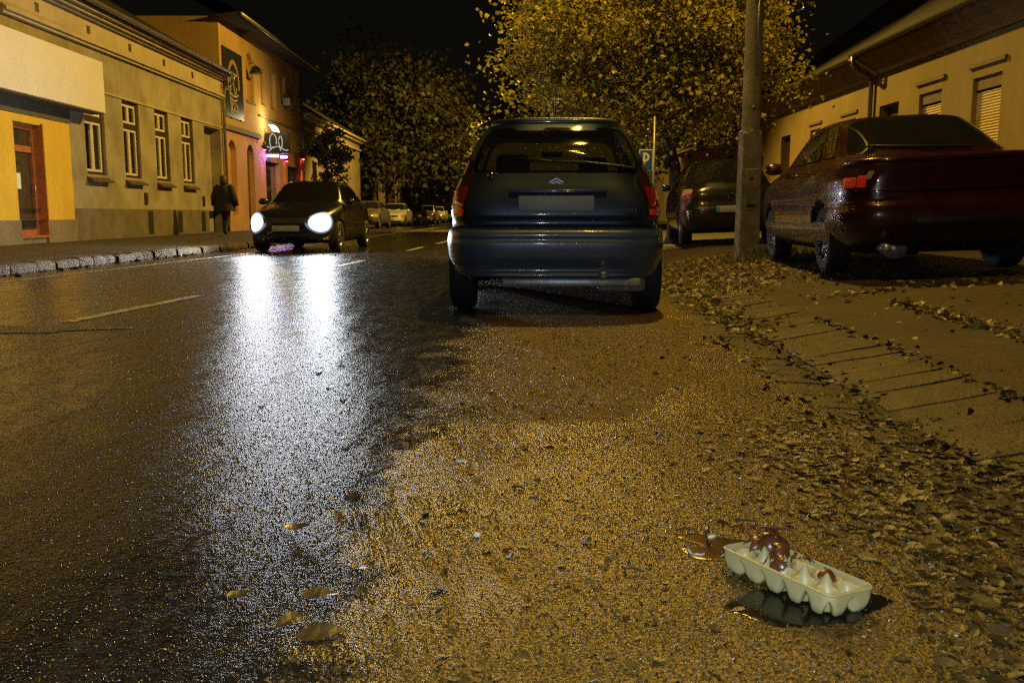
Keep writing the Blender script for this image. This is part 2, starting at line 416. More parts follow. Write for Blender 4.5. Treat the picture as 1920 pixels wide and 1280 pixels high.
# ------------------------------------------------------------------ buildings, left side
FX = -9.4
def wall_with_holes(mb, axis_x, y0, y1, z0, z1, holes, depth, side=1, mi=0):
    """vertical wall sheet at x = axis_x facing +x*side with rectangular holes (ya,yb,za,zb) and reveals"""
    ys = sorted({y0, y1, *[h[0] for h in holes], *[h[1] for h in holes]})
    zs = sorted({z0, z1, *[h[2] for h in holes], *[h[3] for h in holes]})
    for a, b in zip(ys, ys[1:]):
        for c, d in zip(zs, zs[1:]):
            ym, zm = (a+b)/2, (c+d)/2
            if any(h[0] < ym < h[1] and h[2] < zm < h[3] for h in holes): continue
            mb.quad((axis_x,a,c), (axis_x,b,c), (axis_x,b,d), (axis_x,a,d), mi)
    xi = axis_x-side*depth
    for a, b, c, d in holes:
        mb.quad((axis_x,a,c), (xi,a,c), (xi,b,c), (axis_x,b,c), mi); mb.quad((axis_x,a,d), (axis_x,b,d), (xi,b,d), (xi,a,d), mi)
        mb.quad((axis_x,a,c), (axis_x,a,d), (xi,a,d), (xi,a,c), mi); mb.quad((axis_x,b,c), (xi,b,c), (xi,b,d), (axis_x,b,d), mi)

def casement(parent, X, ya, yb, za, zb, side=1, trans=True, sill=True, recess=.1):
    """dark outer frame (part) > cream sashes, pane, curtain, and a sheet sill"""
    xi = X-side*recess; s = side
    f = MB(); w = .07; x0, x1 = sorted((xi-s*.03, xi+s*.03))
    f.box(x0,x1, ya+.002,ya+w, za,zb); f.box(x0,x1, yb-w,yb-.002, za,zb); f.box(x0,x1, ya+w,yb-w, zb-w,zb-.002); f.box(x0,x1, ya+w,yb-w, za+.002,za+w)
    zt = lerp(za, zb, .68)
    if trans: f.box(x0,x1, ya+w,yb-w, zt-.07,zt+.07)
    fr = f.build('window', M['wooddark'], parent)
    q = MB(); x0, x1 = sorted((xi-s*.028, xi+s*.022)); ym = (ya+yb)/2
    for c, d in ([(za+w, zt-.07), (zt+.07, zb-w)] if trans else [(za+w, zb-w)]):
        for a, b in ((ya+w, ym-.006), (ym+.006, yb-w)):
            t = .05
            q.box(x0,x1,a+.001,a+t,c+.001,d-.001); q.box(x0,x1,b-t,b-.001,c+.001,d-.001); q.box(x0,x1,a+t,b-t,d-t,d-.001); q.box(x0,x1,a+t,b-t,c+.001,c+t)
    q.build('sash', M['woodwhite'], fr)
    p = MB(); xp = xi-s*.012
    p.quad((xp,ya+w,za+w), (xp,yb-w,za+w), (xp,yb-w,zb-w), (xp,ya+w,zb-w)); p.build('pane', M['winglass'], fr)
    c = MB(); n = 28; xc = xi-s*.10
    for (a, b) in ((ya+w, lerp(ya, yb, .36)), (lerp(ya, yb, .70), yb-w)):
        for i in range(n):
            u0, u1 = i/n, (i+1)/n; o0, o1 = .014*sin(u0*34), .014*sin(u1*34)
            c.quad((xc+o0,lerp(a,b,u0),za+w), (xc+o1,lerp(a,b,u1),za+w), (xc+o1,lerp(a,b,u1),zb-w), (xc+o0,lerp(a,b,u0),zb-w))
    xb2 = xi-s*.35; c.quad((xb2,ya-.02,za-.02), (xb2,yb+.02,za-.02), (xb2,yb+.02,zb+.02), (xb2,ya-.02,zb+.02), 1)
    c.build('curtain', [M['curtain'], M['underbody']], fr)
    if sill:
        k = MB(); xo = X+s*.14
        k.add([(xi,ya-.02,za), (xi,yb+.02,za), (xo,yb+.05,za-.13), (xo,ya-.05,za-.13), (X+s*.003,ya-.02,za-.17), (X+s*.003,yb+.02,za-.17), (xo,yb+.05,za-.17), (xo,ya-.05,za-.17)],
              [(0,1,2,3), (3,2,6,7), (7,6,5,4), (0,3,7,4), (1,5,6,2)])
        k.build('sill', M['sill'], fr)
    return fr
M['winglass'] = glass('house window glass', (.6,.6,.5), .8, False)

# beige house
B = tag(empty('beige_house', (FX, 24, .15)), 'long single storey beige house with tall narrow windows and moulded cornice', 'house')
B.location = (0,0,0)
holes = [(20.40, 21.40, 1.62, 3.44), (22.42, 23.40, 1.62, 3.46), (24.42, 25.36, 1.62, 3.46), (26.36, 27.30, 1.62, 3.46), (28.28, 29.86, .18, 3.42)]
w = MB(); wall_with_holes(w, FX, 17.25, 30.1, .84, 4.98, [(17.26,19.5,.84,2.7)]+[(a,b,max(c,.84),d) for a,b,c,d in holes], .34)
w.quad((FX-.34,28.28,.1), (FX-.34,29.86,.1), (FX-.34,29.86,3.42), (FX-.34,28.28,3.42))
w.quad((FX,17.25,2.4), (FX-8,17.25,2.4), (FX-8,17.25,5.2), (FX,17.25,5.2))
w.build('wall', M['beige'], B)
w = MB(); w.box(FX-.3, FX+.045, 19.55, 28.28, 0, .86); w.box(FX-.3, FX+.045, 29.86, 30.08, 0, .86)
w.build('plinth', M['plinth'], B)
for yv in (23.7, 25.8, 27.75):
    v = MB(); v.box(FX+.03, FX+.052, yv-.16, yv+.16, .22, .82); v.build('cellar_opening', M['underbody'], B)
for yv in (23.55, 27.95):
    v = MB(); v.box(FX-.05, FX+.03, yv-.09, yv+.09, .98, 1.28); v.build('wall_vent', M['wooddark'], B)
w = MB()
w.box(FX-.02, FX+.03, 19.6, 30.08, 3.475, 3.53)
for x, z0, z1 in ((.09, 4.40, 4.46), (.15, 4.46, 4.53), (.10, 4.53, 4.57)): w.box(FX-.02, FX+x, 17.27, 30.07, z0, z1-.002)
for x, z0, z1 in ((.12, 4.985, 5.03), (.22, 5.03, 5.10), (.34, 5.10, 5.16)): w.box(FX-.02, FX+x, 17.27, 30.07, z0, z1-.002)
w.build('moulding', M['beigeband'], B)
w = MB(); wall_with_holes(w, FX+.02, 17.3, 30.06, 4.572, 4.983, [(18.55+2.2*i, 18.72+2.2*i, 4.68, 4.86) for i in range(5)], .03); w.build('frieze', M['beigeband'], B)
for i in range(5):
    v = MB(); v.box(FX-.01, FX+.004, 18.55+2.2*i, 18.72+2.2*i, 4.68, 4.86); v.build('attic_vent', M['wooddark'], B)
for h in holes[:4]: casement(B, FX, *h)
r = MB(); r.add([(FX+.42,17.2,5.2), (FX+.42,30.1,5.2), (FX-4.5,30.1,8.1), (FX-4.5,17.2,8.1)], [(0,1,2,3)])
r.add([(FX+.42,17.2,5.16), (FX+.42,30.1,5.16), (FX-.1,30.1,5.165), (FX-.1,17.2,5.165)], [(0,3,2,1)])
r.build('roof', M['tile'], B)
r = MB(); n = 8
for j, y0 in enumerate((17.2, 30.25)):
    pass
pts = [(FX+.47+.075*cos(t), .075*sin(t)) for t in [pi+pi*i/n for i in range(n+1)]]
vs = [(x, 17.2, 5.26+z) for x, z in pts]+[(x, 30.2, 5.20+z) for x, z in pts]
r.add(vs, [(i, i+1, n+2+i, n+1+i) for i in range(n)]); r.build('gutter', M['gutter'], B, True)
r = MB(); r.tube([(FX+.47,30.0,5.12), (FX+.44,30.05,4.98), (FX+.15,30.05,4.72), (FX+.09,30.05,4.5), (FX+.09,30.05,.16)], .05); r.build('downpipe', M['gutter'], B, True)

# yellow shop front with blank sign board
S = tag(empty('shop_building', (0,0,0)), 'bright yellow shop with orange wooden glazed door', 'shop')
SX = FX+.06
w = MB(); wall_with_holes(w, SX, 8, 19.56, .62, 2.62, [(17.36, 18.36, .62, 2.47)], .22); w.quad((SX,19.56,.62), (FX-.1,19.56,.62), (FX-.1,19.56,2.62), (SX,19.56,2.62)); w.build('wall', M['yellow'], S)
w = MB(); w.box(FX-.3, SX+.03, 8, 17.36, 0, .62); w.box(FX-.3, SX+.03, 18.36, 19.59, 0, .62); w.box(FX-.3, SX-.02, 17.36, 18.36, 0, .30); w.build('plinth', M['shopplinth'], S)
w = MB(); w.box(FX-6, SX+.02, 8, 19.58, 2.622, 4.15); w.build('fascia', M['soffit'], S)
d = MB(); xi = SX-.2
d.box(xi-.03,xi+.05,17.365,17.45,.31,2.465); d.box(xi-.03,xi+.05,18.27,18.355,.31,2.465); d.box(xi-.03,xi+.05,17.45,18.27,2.37,2.465); d.box(xi-.03,xi+.05,17.45,18.27,1.93,2.05); d.box(xi-.03,xi+.05,17.45,18.27,.31,.43)
d.box(SX-.19,SX+.035,18.357,18.40,.31,2.5); d.box(SX-.21,SX+.035,17.32,18.40,.28,.32)
dr = d.build('door', M['orangewood'], S)
p = MB(); p.quad((xi,17.45,.43),(xi,18.27,.43),(xi,18.27,1.93),(xi,17.45,1.93)); p.quad((xi,17.45,2.05),(xi,18.27,2.05),(xi,18.27,2.37),(xi,17.45,2.37)); p.build('pane', M['doorglass'] if 'doorglass' in M else M['pane'], dr)
p = MB(); p.box(xi+.003,xi+.006,17.60,17.86,1.22,1.52); p.build('notice', M['paper'], dr)
p = MB(); p.tube([(xi+.06,18.2,1.1),(xi+.1,18.2,1.1),(xi+.1,18.2,1.3),(xi+.06,18.2,1.3)], .012); p.build('handle', M['steel'], dr, True)
g = MB(); g.box(FX+.09, FX+.45, 8, 20.48, 2.93, 4.02); g.box(FX+.10, FX+.44, 8.02, 20.46, 2.9, 2.93, 1)
sg = g.build('sign_board', [M['white'], M['soffit']], bevel=.012)
tag(sg, 'blank cream sign board jutting out above the yellow shop front', 'sign')

# orange bar building
B = tag(empty('bar_building', (0,0,0)), 'two storey orange building with arched niches and coloured wall lamps', 'building')
def arch_hole(mb, X, yc, hw, z0, zs, depth, n=12, mi=0):
    """arched recess panel: reveal + back (laid 3 mm proud wall ring is cut by caller's rectangular hole)"""
    top = zs+hw
    arc = [(yc+hw*cos(pi*i/n), zs+hw*sin(pi*i/n)) for i in range(n+1)]
    for i in range(n):
        (a, c), (b, d) = arc[i], arc[i+1]
        mb.quad((X,a,c), (X,b,d), (X,b,top+.001), (X,a,top+.001), mi)
        mb.quad((X,a,c), (X-depth,a,c), (X-depth,b,d), (X,b,d), mi)
up = [(33.05, 33.95, 4.75, 6.45), (34.9, 35.7, 4.8, 6.2), (36.3, 37.1, 4.8, 6.2), (37.9, 38.7, 5.2, 6.3), (39.4, 39.9, 5.6, 5.95)]
lo = [(30.6, 31.5, .7, 3.2), (32.75, 33.65, .2, 3.2), (35.2, 37.3, .2, 2.75), (38.6, 40.6, .2, 2.75)]
w = MB(); wall_with_holes(w, FX, 30.1, 41.4, 3.5, 7.0, up, .16)
for a,b,c,d in up:
    w.quad((FX-.16,a,c),(FX-.16,b,c),(FX-.16,b,d),(FX-.16,a,d))
w.quad((FX,30.1,3.5),(FX-9,30.1,3.5),(FX-9,30.1,7.0),(FX,30.1,7.0)); w.quad((FX,41.4,3.5),(FX-9,41.4,3.5),(FX-9,41.4,7.0),(FX,41.4,7.0))
arch_hole(w, FX, 33.5, .45, 4.75, 6.0, .16)
w.build('upper_wall', M['orange'], B)
w = MB(); wall_with_holes(w, FX, 30.1, 41.4, 0, 3.5, lo, .2)
for a,b,c,d in lo[:1]: w.quad((FX-.2,a,c),(FX-.2,b,c),(FX-.2,b,d),(FX-.2,a,d))
arch_hole(w, FX, 31.05, .45, .7, 2.75, .2); arch_hole(w, FX, 33.2, .45, .7, 2.75, .2)
w.quad((FX,41.4,0),(FX-9,41.4,0),(FX-9,41.4,3.5),(FX,41.4,3.5))
w.build('lower_wall', M['peach'], B)
for a,b,c,d in lo[1:]:
    x = MB(); x.box(FX-.24,FX-.19,a,b,c,d); dd = x.build('door', M['wooddark'], B)
    y = MB(); y.quad((FX-.186,a+.1,c+.9),(FX-.186,b-.1,c+.9),(FX-.186,b-.1,d-.15),(FX-.186,a+.1,d-.15)); y.build('pane', M['pane'], dd)
for a,b,c,d in up[1:4]:
    x = MB(); x.quad((FX-.15,a+.08,c+.08),(FX-.15,b-.08,c+.08),(FX-.15,b-.08,d-.08),(FX-.15,a+.08,d-.08)); x.build('window', M['pane'], B)
w = MB(); w.box(FX-.02,FX+.10,30.2,34.4,3.50,3.66); w.box(FX-.02,FX+.07,34.4,41.38,4.33,4.40); w.box(FX-.02,FX+.05,32.95,34.0,4.66,4.72); w.build('moulding', M['cornice'], B)
r = MB(); r.add([(FX+.75,29.9,6.95),(FX+.75,41.6,6.95),(FX-4.5,41.6,10),(FX-4.5,29.9,10),(FX+.75,29.9,7.1),(FX+.75,41.6,7.1),(FX-.3,29.9,6.98),(FX-.3,41.6,6.98)],
      [(4,5,2,3),(0,1,5,4),(0,6,7,1),(6,0,4)]); r.build('roof', M['tile'], B)
g = MB(); g.tube([(FX+.8,29.9,7.03),(FX+.8,41.6,7.03)], .07); g.build('gutter', M['gutter'], B, True)
g = MB(); g.tube([(FX+.07,41.3,6.9),(FX+.07,41.3,.2)], .05); g.build('downpipe', M['gutter'], B, True)
g = MB(); g.box(FX+.02,FX+.32,38.05,38.6,5.15,5.45); tag(g.build('air_conditioner', M['steel'], bevel=.02), 'small grey air conditioner box on the orange upper wall', 'air conditioner')
# curved bracket lamp in the arch
g = MB(); g.lathe([(.02,6.0),(.12,5.95),(.22,5.75),(.24,5.72),(.0,5.74)], 20, 'z', (FX+.22,33.5,0)); g.tube([(FX,33.5,6.05),(FX+.15,33.5,6.1),(FX+.22,33.5,6.0)], .015)
tag(g.build('wall_lamp', M['blackplastic'], smooth=True), 'unlit dark shade lamp in the upper arched niche', 'lamp')

# banner
bn = tag(empty('banner', (0,0,0)), 'tall dark banner with a pale oval print hung on the orange wall', 'banner')
g = MB(); g.box(FX+.02,FX+.05,30.30,32.42,3.93,6.14); g.build('sheet', M['banner'], bn)
g = MB(); X = FX+.056
def ribbon(mb, pts, w, X, mi=0):
    for (a, c), (b, d) in zip(pts, pts[1:]):
        L = math.hypot(b-a, d-c) or 1; ny, nz = -(d-c)/L*w/2, (b-a)/L*w/2
        mb.quad((X,a+ny,c+nz), (X,b+ny,d+nz), (X,b-ny,d-nz), (X,a-ny,c-nz), mi)
yc = 31.36
ribbon(g, [(yc+.58*cos(t), 5.05+.72*sin(t)) for t in [pi*i/16-.2 for i in range(20)]], .16, X)
ribbon(g, [(yc-.5, 5.0), (yc-.34, 4.1)], .12, X); ribbon(g, [(yc-.3+.6*i/10, 4.30+.12*cos(i*1.2)) for i in range(11)], .22, X)
g.build('oval_print', M['bannertan'], bn)
g = MB(); X = FX+.060
ribbon(g, [(yc-.28+.12*cos(t), 5.1+.3*sin(t)) for t in [i*.5 for i in range(10)]], .06, X); ribbon(g, [(yc+.12+.14*cos(t), 5.05+.32*sin(t)) for t in [i*.5+1 for i in range(11)]], .07, X)
ribbon(g, [(yc-.45+.1*i, 4.74-.09*sin(i*.35)) for i in range(10)], .06, X); ribbon(g, [(yc-.4+.08*i, 4.58-.08*sin(i*.35)) for i in range(10)], .05, X)
for a, c in ((30.48,5.92),(31.9,5.85),(30.62,4.2),(31.95,4.12)): pass
g.build('white_print', M['bannerpale'], bn)

# bar sign with crescent lamp and swirling script, violet strip and red wall lamps
bs = tag(empty('bar_sign', (0,0,0)), 'dark projecting bar sign with looping pale script under a bright crescent lamp', 'sign')
bx0, bx1, by, bz0, bz1 = FX+.05, FX+.95, 35.1, 3.02, 3.78
g = MB(); g.box(bx0,bx1,by,by+.12,bz0,bz1); g.build('panel', M['banner'], bs)
g = MB(); g.box(FX,FX+.06,by+.02,by+.1,3.1,3.7); g.build('bracket', M['blackplastic'], bs)
def rib_y(mb, pts, w, Y):
    for (a, c), (b, d) in zip(pts, pts[1:]):
        L = math.hypot(b-a, d-c) or 1; nx, nz = -(d-c)/L*w/2, (b-a)/L*w/2
        mb.quad((a+nx,Y,c+nz), (b+nx,Y,d+nz), (b-nx,Y,d-nz), (a-nx,Y,c-nz))
g = MB(); cx, cz = FX+.36, 3.42
rib_y(g, [(cx-.02+.13*cos(t), cz+.06+.27*sin(t)) for t in [-.5+i*.35 for i in range(14)]], .028, by-.004)
rib_y(g, [(cx+.26+.07*cos(t), cz+.02+.22*sin(t)) for t in [-1.2+i*.4 for i in range(11)]], .028, by-.007)
rib_y(g, [(cx-.25+.08*i, cz-.13-.05*sin(i*.9)-.012*i) for i in range(11)], .03, by-.010)
rib_y(g, [(cx+.18,cz+.05),(cx+.26,cz-.3)], .026, by-.013); rib_y(g, [(cx-.18,cz-.32),(cx-.02,cz-.15)], .026, by-.016)
g.build('script', M['glyph'], bs)
g = MB()
arc = [(FX+.28+.30*cos(t), 3.72+.36*sin(t)) for t in [.25+i*.2 for i in range(9)]]
n = len(arc)
for i in range(n-1):
    k0, k1 = sin(pi*i/(n-1)), sin(pi*(i+1)/(n-1))
    (a, c), (b, d) = arc[i], arc[i+1]; ox, oz = FX+.28, 3.72
    q0, q1 = (lerp(a, ox, .55*k0), lerp(c, oz, .55*k0)), (lerp(b, ox, .55*k1), lerp(d, oz, .55*k1))
    g.add([(a,by-.03,c),(b,by-.03,d),(q1[0],by-.03,q1[1]),(q0[0],by-.03,q0[1]),(a,by+.06,c),(b,by+.06,d),(q1[0],by+.06,q1[1]),(q0[0],by+.06,q0[1])], [(0,1,2,3),(7,6,5,4),(0,4,5,1),(3,2,6,7)])
g.build('crescent_lamp', M['creamlamp'], bs)
g = MB(); g.tube([(FX+.06,35.2,2.94),(FX+.5,35.2,2.93)], .04); g.tube([(FX+.56,35.3,2.90),(FX+.8,35.3,2.90)], .045)
tag(g.build('strip_light', M['purplelamp'], smooth=True), 'violet strip light glowing under the bar sign', 'light')
for i, (yl, zl) in enumerate(((34.75, 3.25), (38.1, 3.02), (41.15, 3.28))):
    t = tag(empty('wall_lamp', (FX, yl, zl)), ['red wall lamp beside the bar sign', 'dim red wall lamp over the bar doors', 'red wall lamp by the downpipe end of the bar'][i], 'lamp', 'red wall lamps of the bar')
    g = MB(); g.lathe([(.001,.17),(.055,.17),(.055,-.12),(.05,-.12)], 16, 'z', (.10,0,0)); g.box(-.02,.06,-.03,.03,-.03,.03); g.build('housing', M['blackplastic'], t, True)
    g = MB(); g.lathe([(.001,-.14),(.048,-.13),(.048,-.10)], 16, 'z', (.10,0,0)); g.build('bulb', M['redlamp'], t, True)

# third house and farther ones
B = tag(empty('grey_house', (0,0,0)), 'dim grey beige house with stepped eaves beyond the bar', 'house')
w = MB(); wall_with_holes(w, FX, 41.4, 57, 0, 5.0, [(43.4,44.4,1.4,3.2),(46.2,47.2,1.4,3.2),(49,50,1.4,3.2),(52,53,1.4,3.2)], .2); w.quad((FX,57,0),(FX-8,57,0),(FX-8,57,5),(FX,57,5)); w.build('wall', M['third'], B)
for a in (43.4,46.2,49,52):
    g = MB(); g.box(FX-.24,FX-.16,a,a+1,1.4,3.2); wn = g.build('window', M['woodwhite'], B)
    g = MB(); g.quad((FX-.155,a+.1,1.5),(FX-.155,a+.9,1.5),(FX-.155,a+.9,3.1),(FX-.155,a+.1,3.1)); g.build('pane', M['pane'], wn)
w = MB(); w.box(FX-.02,FX+.12,41.42,57,4.55,4.65); w.box(FX-.02,FX+.25,41.42,57,5.0,5.12); w.box(FX-.02,FX+.45,41.42,57,5.122,5.2); w.build('cornice', M['beigeband'], B)
r = MB(); r.add([(FX+.5,41.5,5.22),(FX+.5,57,5.22),(FX-4.5,57,8.2),(FX-4.5,41.5,8.2)],[(0,1,2,3)]); r.build('roof', M['tile'], B)
def far_house(x, y0, y1, h, side, label, m='far', roofh=2.6):
    B = tag(empty('house', (0,0,0)), label, 'house')
    hs = []; y = y0+1.5
    while y < y1-2: hs.append((y, y+1.1, 1.3, min(3.0, h-.6))); y += 3.1
    w = MB(); wall_with_holes(w, x, y0, y1, 0, h, hs, .2, side); w.quad((x,y0,0),(x-side*9,y0,0),(x-side*9,y0,h),(x,y0,h)); w.quad((x,y1,0),(x-side*9,y1,0),(x-side*9,y1,h),(x,y1,h)); w.build('wall', M[m], B)
    for a,b,c,d in hs:
        g = MB(); g.box(min(x-side*.2,x-side*.15),max(x-side*.2,x-side*.15),a,b,c,d); g.build('window', M['pane'], B)
    w = MB(); w.box(min(x,x+side*.25),max(x,x+side*.25),y0+.02,y1-.02,h,h+.14); w.build('cornice', M['cornice'], B)
    r = MB(); r.add([(x+side*.45,y0,h+.15),(x+side*.45,y1,h+.15),(x-side*4.5,y1,h+.15+roofh),(x-side*4.5,y0,h+.15+roofh),(x-side*9.2,y1,h+.1),(x-side*9.2,y0,h+.1)],[(0,1,2,3),(3,2,4,5)]); r.build('roof', M['tile'], B)
    g = MB(); g.add([(x-.01*side,y0+.02,h),(x-side*9,y0+.02,h),(x-side*4.5,y0+.02,h+roofh)],[(0,1,2)]); g.build('gable', M[m], B)
far_house(-10.5, 57.2, 76, 4.6, 1, 'low house behind the dark trees along the parked cars')
far_house(-9.8, 76.4, 100, 5.6, 1, 'last taller house at the dark end of the car row')

# ------------------------------------------------------------------ buildings, right side
RX = 8.0
def right_house(name, y0, y1, eave, gut, holes, label, m, cat='house'):
    B = tag(empty(name, (0,0,0)), label, cat)
    w = MB(); wall_with_holes(w, RX, y0, y1, 0, eave, holes, .22, -1); w.quad((RX,y0,0),(RX+9,y0,0),(RX+9,y0,eave),(RX,y0,eave)); w.quad((RX,y1,0),(RX+9,y1,0),(RX+9,y1,eave),(RX,y1,eave)); w.build('wall', M[m], B)
    w = MB(); w.add([(RX+.05,y0,eave),(RX+.05,y1,eave),(RX-.10,y1,eave+.001),(RX-.10,y0,eave+.001),(RX-.42,y0,eave+.38),(RX-.42,y1,eave+.38),(RX-.42,y0,eave+.46),(RX-.42,y1,eave+.46)],[(0,1,2,3),(3,2,5,4),(4,5,7,6)]); w.build('eaves', M['soffit2'], B)
    g = MB(); pts = [(RX-.50+.075*cos(t), .075*sin(t)) for t in [pi+pi*i/8 for i in range(9)]]
    g.add([(x,y0,eave+.50+z) for x,z in pts]+[(x,y1,eave+.50+z) for x,z in pts], [(i,i+1,10+i,9+i) for i in range(8)]); g.build('gutter', M['guttergreen'], B, True)
    r = MB(); r.add([(RX-.45,y0,eave+.47),(RX-.45,y1,eave+.47),(RX+4.6,y1,eave+4.2),(RX+4.6,y0,eave+4.2)],[(0,1,2,3)]); r.build('roof', M['tile'], B)
    return B
M['soffit2'] = plain('brown timber eaves', (.12,.08,.035), .8, var=.25, scale=3)
M['guttergreen'] = plain('dull green gutter', (.10,.09,.06), .45, .3)
def roller(B, ya, yb, za, zb, drop):
    g = MB(); x = RX+.10; n = int((zb-za)/.055); zt = lerp(zb, za, drop)
    vs = []
    for i in range(n+1):
        z = lerp(za, zt, i/n); vs += [(x+.0,ya,z),(x+.0,yb,z),(x-.018,ya,z+.028),(x-.018,yb,z+.028)]
    for i in range(n): g.add(vs[i*4:i*4+4]+vs[i*4+4:i*4+6], [(0,1,3,2),(2,3,5,4)])
    wn = g.build('window', M['shutter'], B)
    g = MB(); g.box(RX+.05,RX+.20,ya,yb,zt+.03,zb); g.build('shutter_box', M['soffit2'], wn)
    g = MB(); g.box(RX-.05,RX+.02,ya-.13,yb+.13,zb+.17,zb+.24); g.build('lintel', M['soffit2'], wn)
    g = MB(); g.box(RX-.08,RX+.12,ya-.06,yb+.06,za-.07,za-.002); g.build('sill', M['ochre'], wn)
H = [(12.85,13.75,1.1,3.05), (15.25,16.2,1.1,3.05), (17.35,18.3,1.1,3.05), (19.25,20.25,.3,3.05)]
B = right_house('ochre_house', 4, 20.75, 3.72, 4.2, H, 'ochre house with closed roller shutters behind the red car', 'ochre')
for h in H[:3]: roller(B, *h, .12)
g = MB(); g.box(RX+.18,RX+.24,19.25,20.25,.3,3.05); g.build('door', M['wooddark'], B)
g = MB(); g.tube([(RX-.5,20.6,4.18),(RX-.5,20.6,3.98),(RX-.42,20.6,3.86),(RX-.14,20.6,3.72),(RX-.07,20.6,3.6),(RX-.07,20.6,.3)], .05); g.build('downpipe', M['gutter'], B, True)
H2 = [(21.6,22.5,1.2,2.95), (24.05,24.85,1.2,2.95), (26.6,27.5,.3,3.0), (29.4,30.2,1.2,2.9)]
B = right_house('narrow_house', 20.76, 31, 3.66, 4.1, H2, 'plain ochre house with a dark doorway beyond the downpipe', 'ochre2')
for a,b,c,d in (H2[0],H2[1],H2[3]):
    g = MB(); g.box(RX+.12,RX+.20,a,b,c,d); wn = g.build('window', M['pane'], B)
    g = MB(); g.box(RX-.04,RX+.02,a-.1,b+.1,d+.12,d+.18); g.build('lintel', M['soffit2'], wn)
    g = MB(); g.box(RX+.06,RX+.12,a,b,d-.3,d); g.build('shutter_box', M['shutter'], wn)
g = MB(); g.box(RX+.15,RX+.21,26.6,27.5,.3,3.0); g.build('door', M['wooddark'], B)
far_house(8.6, 31.2, 47, 3.6, -1, 'low dim house behind the trees on the right', 'ochre2')
far_house(9.6, 47.2, 70, 4.6, -1, 'dark house in the far trees on the right', 'far')
g = MB(); g.box(7.86,7.98,32.6,34.4,2.15,2.75); 
gs = tag(empty('green_sign', (0,0,0)), 'small dim green lit sign on the wall left of the concrete pole', 'sign')
g.build('panel', M['greensign'], gs)
g = MB(); g.box(7.84,7.99,32.54,32.6,2.1,2.8); g.box(7.84,7.99,33.42,33.5,2.15,2.75); g.box(7.84,7.99,34.4,34.46,2.1,2.8); g.build('frame', M['soffit2'], gs)
gs.location = (.5, 0, 0)
g = MB(); g.lathe([(1.7,0),(1.15,58),(1.3,58.2),(1.3,60),(.0,60)], 24, 'z'); c = g.build('chimney', M['brick'], smooth=True); c.location = (-.6, 215, 0)
tag(c, 'faint tall chimney rising in the dark sky behind the trees', 'chimney')

# ------------------------------------------------------------------ trees
def leafcard(mb, p, s, rnd, droop=.3, mi=0):
    a = Vector((rnd.gauss(0,1), rnd.gauss(0,1), rnd.gauss(0,1)*.6-droop)).normalized()
    b = a.cross(Vector((rnd.gauss(0,1), rnd.gauss(0,1), rnd.gauss(0,1)))).normalized()
    n = a.cross(b); w = s*rnd.uniform(.36, .5); f = n*s*.12
    mb.add([p, p+a*s*.45+b*w+f, p+a*s, p+a*s*.45-b*w+f], [(0,1,2),(0,2,3)], mi)
def tree(name, x, y, z0, h, crown, nleaf, ls, leaf, label, group=None, seed=1, trunk_r=.16, limbs=9, clumps=60, trunk_h=None):
    """crown = (cx,cy,cz,rx,ry,rz) relative to trunk base; clumps of leaves strung along twigs"""
    rnd = random.Random(seed); t = tag(empty(name, (x,y,z0)), label, 'tree', group)
    cx, cy, cz, rx, ry, rz = crown; th = trunk_h or cz-rz*.75
    tr = MB(); tr.tube([(0,0,-.1),(.02,0,.1),(.04,.02,th*.5),(0,0,th),(cx*.5,cy*.5,lerp(th,cz,.5)),(cx*.8,cy*.8,cz+rz*.5)], [trunk_r*1.35,trunk_r*1.1,trunk_r*.9,trunk_r*.8,trunk_r*.5,trunk_r*.12], 10)
    lf = MB(); ends = []
    for i in range(limbs):
        a = 2*pi*i/limbs+rnd.uniform(-.3,.3); u = rnd.uniform(-.5,.75)
        e = Vector((cx+rx*.7*cos(a)*sqrt(1-u*u*.6), cy+ry*.7*sin(a)*sqrt(1-u*u*.6), cz+rz*u*.8))
        b = Vector((cx*.3,cy*.3,lerp(th*.9,cz,rnd.random()*.6))); m = b.lerp(e,.5)+Vector((0,0,rz*.12))
        tr.tube([b,m,e], [trunk_r*.4,trunk_r*.22,trunk_r*.06], 6); ends += [m, e]
    per = nleaf//clumps
    for k in range(clumps):
        while True:
            q = Vector((rnd.uniform(-1,1),rnd.uniform(-1,1),rnd.uniform(-1,1)))
            if .35 < q.length < 1: break
        q *= rnd.uniform(.85,1.1)
        c = Vector((cx+q.x*rx, cy+q.y*ry, cz+q.z*rz)); src = min(ends, key=lambda e:(e-c).length)
        d = (c-src); tr.tube([src, src+d*.55+Vector((0,0,.06*rz)), src+d*1.1], [trunk_r*.09+.004, .006, .003], 4, cap=False)
        for j in range(per):
            u = rnd.random()**.6; sp = lerp(.10,.34,u)*min(rx,rz)*.55
            p = src+d*u*1.05+Vector((rnd.gauss(0,sp),rnd.gauss(0,sp),rnd.gauss(0,sp*.55)-.08*u*rz*rnd.random()))
            leafcard(lf, p, ls*rnd.uniform(.6,1.25), rnd)
    tr.build('trunk', M['bark'], t, True); lf.build('crown', M[leaf], t)
    return t
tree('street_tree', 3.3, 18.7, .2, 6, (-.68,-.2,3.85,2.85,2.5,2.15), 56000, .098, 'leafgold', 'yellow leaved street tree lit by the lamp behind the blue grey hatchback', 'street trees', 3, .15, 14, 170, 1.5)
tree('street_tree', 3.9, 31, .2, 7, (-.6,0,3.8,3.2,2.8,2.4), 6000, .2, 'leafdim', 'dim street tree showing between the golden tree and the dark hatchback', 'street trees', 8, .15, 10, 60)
tree('street_tree', 2.2, 44, .1, 7, (-.6,0,4.6,3.0,2.8,2.6), 5000, .25, 'leafdim', 'dim green tree just left of the blue grey hatchback roof', 'street trees', 12, .15, 10, 60)
